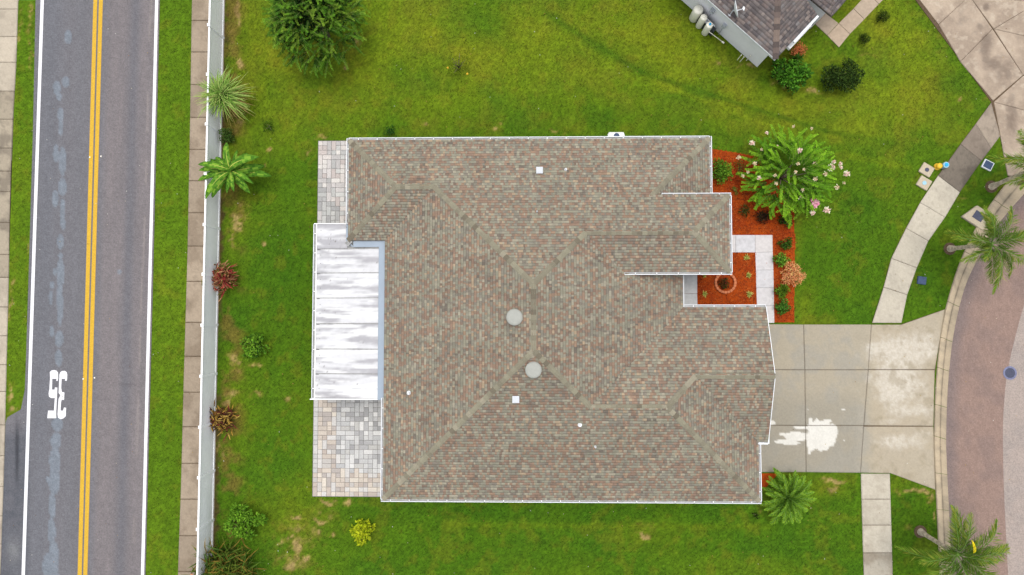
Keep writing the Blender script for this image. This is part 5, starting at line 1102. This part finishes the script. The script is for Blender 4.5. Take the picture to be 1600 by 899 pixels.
for k, (bx_, by_, s_, v) in enumerate([(1175, 224, 1.1, 0), (1249, 235, 1.2, 0), (1240, 228, .8, 1), (1154, 246, .9, 1), (1179, 256, .9, 1), (1190, 234, .6, 1), (1186, 279, 1, 0), (1169, 269, .7, 1), (1161, 275, .7, 1), (1247, 256, .7, 1), (1243, 269, .7, 1), (1256, 265, .6, 1), (1273, 256, .8, 1),
                                       (1274, 280, 1, 1), (1290, 272, .9, 1), (1299, 262, 1.4, 0), (1303, 253, .8, 0), (1313, 256, .8, 0), (1314, 262, .7, 0), (1323, 272, 1.3, 0), (1308, 293, 1, 1), (1319, 286, .6, 1), (1251, 309, .9, 1), (1254, 297, .7, 1), (1272, 318, 1.9, 2), (1292, 329, 1.4, 0), (1270, 333, 1, 0), (1213, 287, .7, 1), (1211, 274, .7, 1), (1268, 201, .6, 1), (1215, 228, .4, 1), (1198, 208, .7, 0), (1240, 198, .6, 1)]):
    dd = math.hypot(bx_ - 1238, by_ - 268) / 75; z = 2.9 - 1.2 * dd * dd; q = P(bx_, by_, z) - rt; o = put('blossom', bls[v], t, (q.x, q.y, z), k); o.scale = (s_ * 1.0,) * 3
# -- front bed
D2 = pal((22, 40, 18), (30, 50, 22)); B2 = pal((66, 110, 40), (84, 130, 50)); 
shrub(1127, 268, 19, 1.0, 'full green shrub in the mulch against the right side of the house', pal((50, 88, 28), (40, 74, 24)), pal((112, 158, 54), (96, 142, 46)), .13, .07, 1100, 260, clumps=16)
shrub(1158, 262, 13, .6, 'wiry reddish green plant in the mulch left of the flowering tree', pal((70, 50, 30), (60, 70, 30)), pal((120, 130, 60), (96, 110, 44)), .12, .04, 170, 261, clumps=8, cs=.35)
shrub(1148, 298, 6, .4, 'tiny pale green plant in the mulch above the porch roof corner', pal((70, 100, 40)), pal((130, 150, 80)), .10, .05, 60, 262, clumps=4)
shrub(1164, 328, 10, .6, 'small dark green plant in the mulch beside the porch roof', pal((16, 28, 14), (24, 36, 18)), pal((60, 80, 34), (90, 96, 50)), .14, .04, 220, 263, clumps=7, cs=.4)
shrub(1193, 339, 15, .6, 'small purple black plant in the mulch under the flowering tree', pal((30, 16, 20), (24, 18, 20)), pal((60, 36, 40), (90, 66, 50), (44, 50, 30)), .14, .05, 420, 264, clumps=9, cs=.35, squash=.7)
shrub(1228, 344, 11, .7, 'dark green shrub in the mulch below the flowering tree at the lawn edge', D2, B2 * .7, .11, .06, 420, 265, clumps=8)
shrub(1229, 381, 11, .7, 'dark green shrub in the mulch right of the top of the white walk', D2, B2 * .75, .11, .06, 420, 266, clumps=8)
shrub(1222, 405, 12, .8, 'bright green shrub directly above the coral bush', pal((56, 100, 34)), pal((104, 156, 56), (120, 166, 64)), .12, .07, 480, 267, clumps=9)
shrub(1239, 428, 20, 1.0, 'round coral orange leaved bush in the mulch by the white walk', pal((190, 120, 84), (200, 110, 80), (130, 120, 60)), pal((255, 176, 150), (255, 160, 136), (255, 196, 150), (255, 150, 130)), .09, .05, 1700, 268, clumps=18, lobes=.08)
shrub(1222, 455, 13, .8, 'yellow green shrub just below the coral bush', pal((52, 84, 26), (36, 60, 20)), pal((120, 156, 50), (96, 134, 40)), .13, .08, 420, 269, clumps=9)
shrub(1224, 480, 13, .8, 'green shrub at the lower end of the mulch near the driveway', pal((36, 68, 28), (28, 54, 24)), pal((78, 130, 54), (92, 144, 60)), .11, .07, 620, 270, clumps=11)
for k, (ax_, ay_, lab) in enumerate(((1167, 402, 'small pale spiky plant at the top right of the courtyard mulch'), (1169, 431, 'small pale spiky plant at the middle right of the courtyard mulch'), (1171, 460, 'small pale spiky plant at the lower right of the courtyard mulch'),
                                     (1101, 430, 'small pale spiky plant left of the ring under the porch gutter'), (1101, 460, 'small pale spiky plant at the lower left of the courtyard mulch'))):
    t = plant_at(ax_, ay_, .1, 'spiky_plant', lab, 'spiky plant', 'small spiky plants in the courtyard mulch'); blades(t, 'leaves', 34, .24, .05, .07, pal((110, 120, 60), (90, 104, 50)), pal((190, 190, 130), (170, 176, 104), (150, 160, 90)), 280 + k, elev=(.05, 1.2), droop=.2, segs=3, spread=.02)
    m_ = MB(); m_.tube([(0, 0, 0), (0, 0, .1)], .025, 6); put('stem', m_.mesh('stem', M_bark), t)
t = shrub(1133, 442, 10, .5, 'dark red and green plant inside the round edging ring', pal((60, 24, 20), (30, 40, 20)), pal((96, 60, 40), (70, 100, 44), (120, 50, 40)), .14, .05, 260, 286, clumps=8, cs=.35)
# -- neighbour's planting
shrub(1237, 112, 31, 1.4, 'large bright green shrub at the corner of the neighboring roof', pal((30, 66, 24), (22, 50, 20)), pal((84, 142, 46), (100, 158, 56), (70, 126, 40)), .19, .12, 1500, 290, clumps=30, cs=.2, lobes=.2)
shrub(1248, 78, 14, 1.1, 'coral pink bush beside the neighboring roof corner', pal((96, 80, 50), (110, 70, 50)), pal((226, 124, 100), (236, 140, 110), (200, 130, 90)), .08, .05, 900, 291, clumps=12)
shrub(1318, 119, 36, 1.4, 'dark glossy oval shrub alone on the neighboring lawn', pal((18, 32, 16), (26, 42, 20)), pal((58, 84, 40), (78, 104, 50), (44, 68, 34)), .14, .08, 2300, 292, clumps=30, squash=.78, cs=.22, rz=math.radians(25), lobes=.15)
shrub(1380, 25, 10, .6, 'small dark ball shrub beside the neighboring walk, upper one', pal((30, 44, 16), (24, 38, 16)), pal((66, 88, 30), (56, 78, 28)), .07, .04, 700, 293, clumps=10, lobes=.05)
shrub(1352, 60, 9, .6, 'small dark ball shrub beside the neighboring walk, lower one', pal((30, 44, 16), (24, 38, 16)), pal((70, 92, 32), (56, 78, 28)), .07, .04, 650, 294, clumps=10, lobes=.05)
# -- palms
def frond_mesh(L_, n, ll, lw, seed, P_a, P_b, arch=.5, drp=1.0, hang=.5, sway=0):
    r = np.random.default_rng(seed); t = np.linspace(.12, 1, n); pos = np.stack([L_ * t * (1 - .12 * t), L_ * sway * t ** 2, L_ * (arch * t - drp * t ** 2)], 1); tg = np.gradient(pos, axis=0); tg /= np.linalg.norm(tg, axis=1, keepdims=True)
    VV = []
    for sg in (-1, 1):
        for rep in range(2):
            ang = r.uniform(.7, 1.05, n) - .35 * t; d = tg * np.cos(ang)[:, None] + np.array([0, sg, 0]) * np.sin(ang)[:, None]; d[:, 2] += r.uniform(-hang, .25, n); l_ = ll * np.sin(PI * np.clip(.18 + .8 * t, 0, 1)) ** .6 * r.uniform(.8, 1.1, n)
            c = P_a[r.integers(0, len(P_a), n)] * (1 - t[:, None]) + P_b[r.integers(0, len(P_b), n)] * t[:, None]
            VV.append(leaf_arrays(pos + tg * r.uniform(-.02, .02, (n, 1)), d, np.tile([0, 0, 1.], (n, 1)) + r.normal(size=(n, 3)) * .3, l_, lw, c * r.uniform(.7, 1.25, (n, 1))))
    V, F, C = join(VV); me = mesh_np('frond', V, F, M_leaf, C, 'FACE')
    rb = MB(); rb.tube([(0, 0, 0)] + [tuple(p) for p in pos[::max(1, n // 7)]], [.028, .025] + [.018] * (len(pos[::max(1, n // 7)]) - 2) + [.006], 5); return me, rb.mesh('rachis', M_stalk)
M_stalk = mat('frond_stalk', tuple(lin(92, 124, 48) * KP), .7)
PA = pal((36, 66, 24), (50, 84, 30), (72, 104, 40)); PB = pal((104, 140, 50), (126, 152, 62), (84, 122, 44), (140, 146, 70))
fr = [frond_mesh(2.8, 46, .8, .034, 300 + k, PA, PB, arch=.6, drp=.62 + .14 * k, hang=1.3, sway=(.25, -.3, .12, -.1)[k]) for k in range(4)]
yfr = frond_mesh(1.1, 20, .12, .05, 309, pal((200, 190, 40)), pal((220, 205, 50)), arch=.6, drp=.4, hang=.1)
def palm(basepx, top_px, zt, label, azs, seed, sc=1.0, wd=.11):
    b = P(*basepx); t = thing('palm_tree', label, 'palm tree', tuple(b), 'palms along the right hand kerb'); q = P(*top_px, zt) - b; r = random.Random(seed)
    m_ = MB(); m_.lathe((0, 0, 0), [(.36, -.03), (.34, .02), (.22, .045)], 12); put('soil_ring', m_.mesh('soil_ring', M_soil, True), t)
    k_ = [(q.x * u, q.y * u, zt * u) for u in np.linspace(0, 1, 9)]; m_ = MB(); m_ = MB(); kk = []; rr = []
    for j in range(31):
        u = j / 30; kk.append((q.x * u, q.y * u, zt * u)); rr.append(wd * ((1.75 - 4.2 * u) if u < .17 else 1.03 - .2 * u) * (1.0 if j % 2 else 1.1))
    m_.tube(kk, rr, 10); put('trunk', m_.mesh('trunk', M_palm, False), t)
    m_ = MB(); m_.tube([(q.x, q.y, zt - .1), (q.x, q.y, zt + .25), (q.x, q.y, zt + .55)], [wd * .9, wd, wd * .4], 10); put('crownshaft', m_.mesh('crownshaft', M_stalk, True), t)
    for k, (a_, pt, s_) in enumerate(azs):
        f, rb = fr[k % 4]; o = put('frond', f, t, (q.x, q.y, zt + .35)); o.rotation_euler = (r.uniform(-.25, .25), -math.radians(pt), math.radians(a_)); o.scale = (s_ * sc,) * 3; put('rachis', rb, o)
    return t, q
azl = lambda s, n=14: [(a + random.Random(s + k).uniform(-9, 9), random.Random(s * 3 + k).uniform(-15, 45), random.Random(s * 7 + k).uniform(.75, 1.0)) for k, a in enumerate(np.linspace(0, 360, n, endpoint=False))]
palm((1484, 389), (1540, 383), 3.2, 'palm tree leaning from the lawn over the kerb, below the storm drain block', azl(5), 5, .92)
palm((1549, 292), (1618, 262), 3.4, 'palm tree beside the curved kerb at the right edge, mostly cut off', azl(9), 9, .9)
t, q = palm((1438, 831), (1488, 862), 3.3, 'palm tree at the bottom right with one yellow shoot, leaning over the kerb', [(82, 12, 1.0), (98, 30, .9), (22, 6, 1.15), (12, 30, .95), (-8, 10, 1.0), (-30, 15, 1.05), (-48, 35, .9), (-70, 10, 1.0), (-95, 25, .95), (-120, 15, .9), (-150, 20, .95), (190, 5, 1.0), (170, 20, .9), (120, 25, .85), (168, 35, .6), (50, 45, .6), (-20, 50, .7)], 13, .95)
o = put('new_shoot', yfr[0], t, (q.x + .45, q.y + .2, 4.3), math.radians(115)); o.rotation_euler.y = -.3
# pygmy date palm by the garage corner
t = plant_at(1232, 779, 1.0, 'date_palm', 'low round palm with a full rosette of bright fronds by the garage corner', 'palm')
PA2 = pal((30, 62, 24), (46, 84, 32), (60, 104, 38)); PB2 = pal((112, 154, 50), (136, 174, 60), (86, 130, 44))
f2 = [frond_mesh(1.75, 36, .34, .026, 320 + k, PA2, PB2, arch=.75, drp=.75, hang=.2) for k in range(3)]
for k in range(46):
    f, rb = f2[k % 3]; o = put('frond', f, t, (0, 0, .65)); u = k / 46; o.rotation_euler = (random.uniform(-.4, .4), -math.radians(-12 + 62 * u + random.uniform(-8, 8)), math.radians(k * 137.5 + random.uniform(-14, 14))); sc = random.uniform(.88, 1.15) * (1 - .25 * u); o.scale = (sc, sc, sc); put('rachis', rb, o)
m_ = MB(); m_.tube([(0, 0, 0), (0, 0, .35), (0, 0, .7)], [.13, .15, .1], 9); put('trunk', m_.mesh('trunk', M_bark, True), t)

# ------------------------------------------------------------------ GRASS BLADES (short tufts over the whole lawn)
NWK = [(1272, 37), (1288, 20), (1310, 37), (1355, -10), (1380, -36), (1400, -20), (1373, 7), (1310.5, 75)]
r = np.random.default_rng(77); NB = 330000
x = r.uniform(XL + .1, XR - .1, NB); y = r.uniform(YB + .1, YT - .1, NB); px, py = img(x, y)
keep = (px > -12) & (px < 1612) & (py > -12) & (py < 912)
e = r.normal(size=NB) * 1.4    # ragged edges
rl = np.interp(py, [p[1] for p in ROAD_L], [p[0] for p in ROAD_L]); rr = np.interp(py, [p[1] for p in ROAD_R], [p[0] for p in ROAD_R]); wl_ = np.interp(py, [p[1] for p in WALK_L], [p[0] for p in WALK_L]); wwr = np.interp(py, [p[1] for p in WWALK_R], [p[0] for p in WWALK_R])
fx = np.interp(py, [-60, 960], [352.5, 331.0]); e2 = np.abs(e) * .8
keep &= ~((px > rl - e2 + .5) & (px < rr + e2 * .4)) & ~((px > wl_ + e2) & (px < fx + 3)) & ~(px < wwr - e2 * 1.6)
def ex_poly(pts):
    global keep
    keep &= ~inpoly(px + e * .6, py + e * .6, pts)
ex_poly([(1148, 506), (1407, 507), (1476, 482), (1700, 482), (1700, 960), (1470, 960), (1465, 780), (1461, 767), (1391, 740), (1148, 738)])
ex_poly([(1345, 739), (1390, 739), (1396, 960), (1351, 960)]); ex_poly(LW + RW[::-1]); ex_poly([(1400, -44), (1548, 160), (1574, 285), (1620, 285), (1700, 285), (1700, -44)])
ex_poly([(CURB_L[k][0], CURB_L[k][1]) for k in range(12)] + [(1700, 945), (1700, 240)]); ex_poly([(498, 221), (552, 221), (552, 352), (605, 352), (605, 776), (491, 776), (491, 352), (498, 352)])
BEDpx = [(1085, 236), (1112, 233), (1150, 239), (1182, 245), (1205, 275), (1228, 305), (1240, 333), (1242, 380), (1241, 430), (1240, 504), (1040, 504), (1040, 300), (1085, 300)]; ex_poly(BEDpx); ex_poly([(1186, 700), (1186, 739), (1216, 739.5), (1208, 748), (1198, 760), (1186, 770)])
ex_poly(NWK); keep &= ~inpoly(x, y, plan)
br = blobs(px, py, BARE); keep &= (r.random(NB) > sstep(.35, .8, br) * .85)
x, y = x[keep], y[keep]; n = len(x); c = lawn_col(x, y) * r.uniform(.62, 1.45, (n, 1)) * np.where(r.random((n, 1)) < .5, 1.0, .9)
az = r.uniform(0, 2 * PI, n); d = np.stack([np.cos(az), np.sin(az), r.uniform(.25, .9, n)], 1); nr = np.tile([0, 0, 1.0], (n, 1)) + r.normal(size=(n, 3)) * .2
V, F, C = leaf_arrays(np.stack([x, y, np.full(n, -.004)], 1), d, nr, r.uniform(.05, .095, n), r.uniform(.018, .034, n), c)
o = put('grass_blades', mesh_np('grass_blades', V, F, M_blade, C, 'FACE')); o['kind'] = 'stuff'; o['label'] = 'short mown grass blades over the lawns and verges'; o['category'] = 'grass'

# ------------------------------------------------------------------ BARK CHIPS on the mulch, a few spilled past its edge
r = np.random.default_rng(88); bxs = np.array([p[0] for p in BED]); bys = np.array([p[1] for p in BED]); n = 26000
x = r.uniform(bxs.min() - .2, bxs.max() + .25, n); y = r.uniform(bys.min() - .1, bys.max() + .2, n); e = r.normal(size=(2, n)) * .05
px, py = img(x, y); k = inpoly(x + e[0], y + e[1], BED) & (py < 505)
WLK = [(1040, 367), (1206.5, 367), (1210, 505), (1183, 505), (1179, 395), (1040, 395)]
k &= ~(inpoly(px, py, WLK) & (r.random(n) > .02)) & ~inpoly(px, py, [(1000, 380), (1089, 380), (1090, 505), (1000, 505)]) & ~inpoly(x, y, plan)
x, y = x[k], y[k]; n = len(x); az = r.uniform(0, PI, n); d = np.stack([np.cos(az), np.sin(az), r.normal(size=n) * .25], 1); nr = np.tile([0, 0, 1.0], (n, 1)) + r.normal(size=(n, 3)) * .5
cp = np.array([lin(200, 92, 30), lin(176, 72, 22), lin(150, 56, 20), lin(120, 44, 22), lin(214, 122, 62), lin(90, 40, 26), lin(190, 84, 26)]) * K
V, F, C = leaf_arrays(np.stack([x, y, np.full(n, .062) + r.random(n) * .012], 1), d, nr, r.uniform(.04, .11, n), r.uniform(.015, .035, n), cp[r.integers(0, len(cp), n)] * r.uniform(.8, 1.15, (n, 1)), fold=.05)
o = put('bark_chips', mesh_np('bark_chips', V, F, M_blade, C, 'FACE')); o['kind'] = 'stuff'; o['label'] = 'orange red bark chips covering the front bed and courtyard'; o['category'] = 'mulch'
# fallen leaves and seed fluff scattered on lawns and paving
r = np.random.default_rng(99); n = 700; x = r.uniform(XL, XR, n); y = r.uniform(YB, YT, n); px, py = img(x, y); k = ~inpoly(px, py, [(484, 214), (1200, 214), (1212, 590), (1200, 790), (596, 790), (484, 780)]); x, y, = x[k], y[k]; n = len(x)
az = r.uniform(0, 2 * PI, n); d = np.stack([np.cos(az), np.sin(az), np.zeros(n)], 1); lp = np.array([lin(206, 196, 170), lin(150, 110, 60), lin(180, 150, 80), lin(226, 224, 214), lin(110, 80, 50)]) * K
V, F, C = leaf_arrays(np.stack([x, y, np.full(n, .085)], 1), d, np.tile([0, 0, 1.0], (n, 1)), r.uniform(.04, .09, n), r.uniform(.03, .05, n), lp[r.integers(0, 5, n)])
o = put('fallen_leaves', mesh_np('fallen_leaves', V, F, M_blade, C, 'FACE')); o['kind'] = 'stuff'; o['label'] = 'tiny dry leaves scattered over grass and paving'; o['category'] = 'leaf litter'
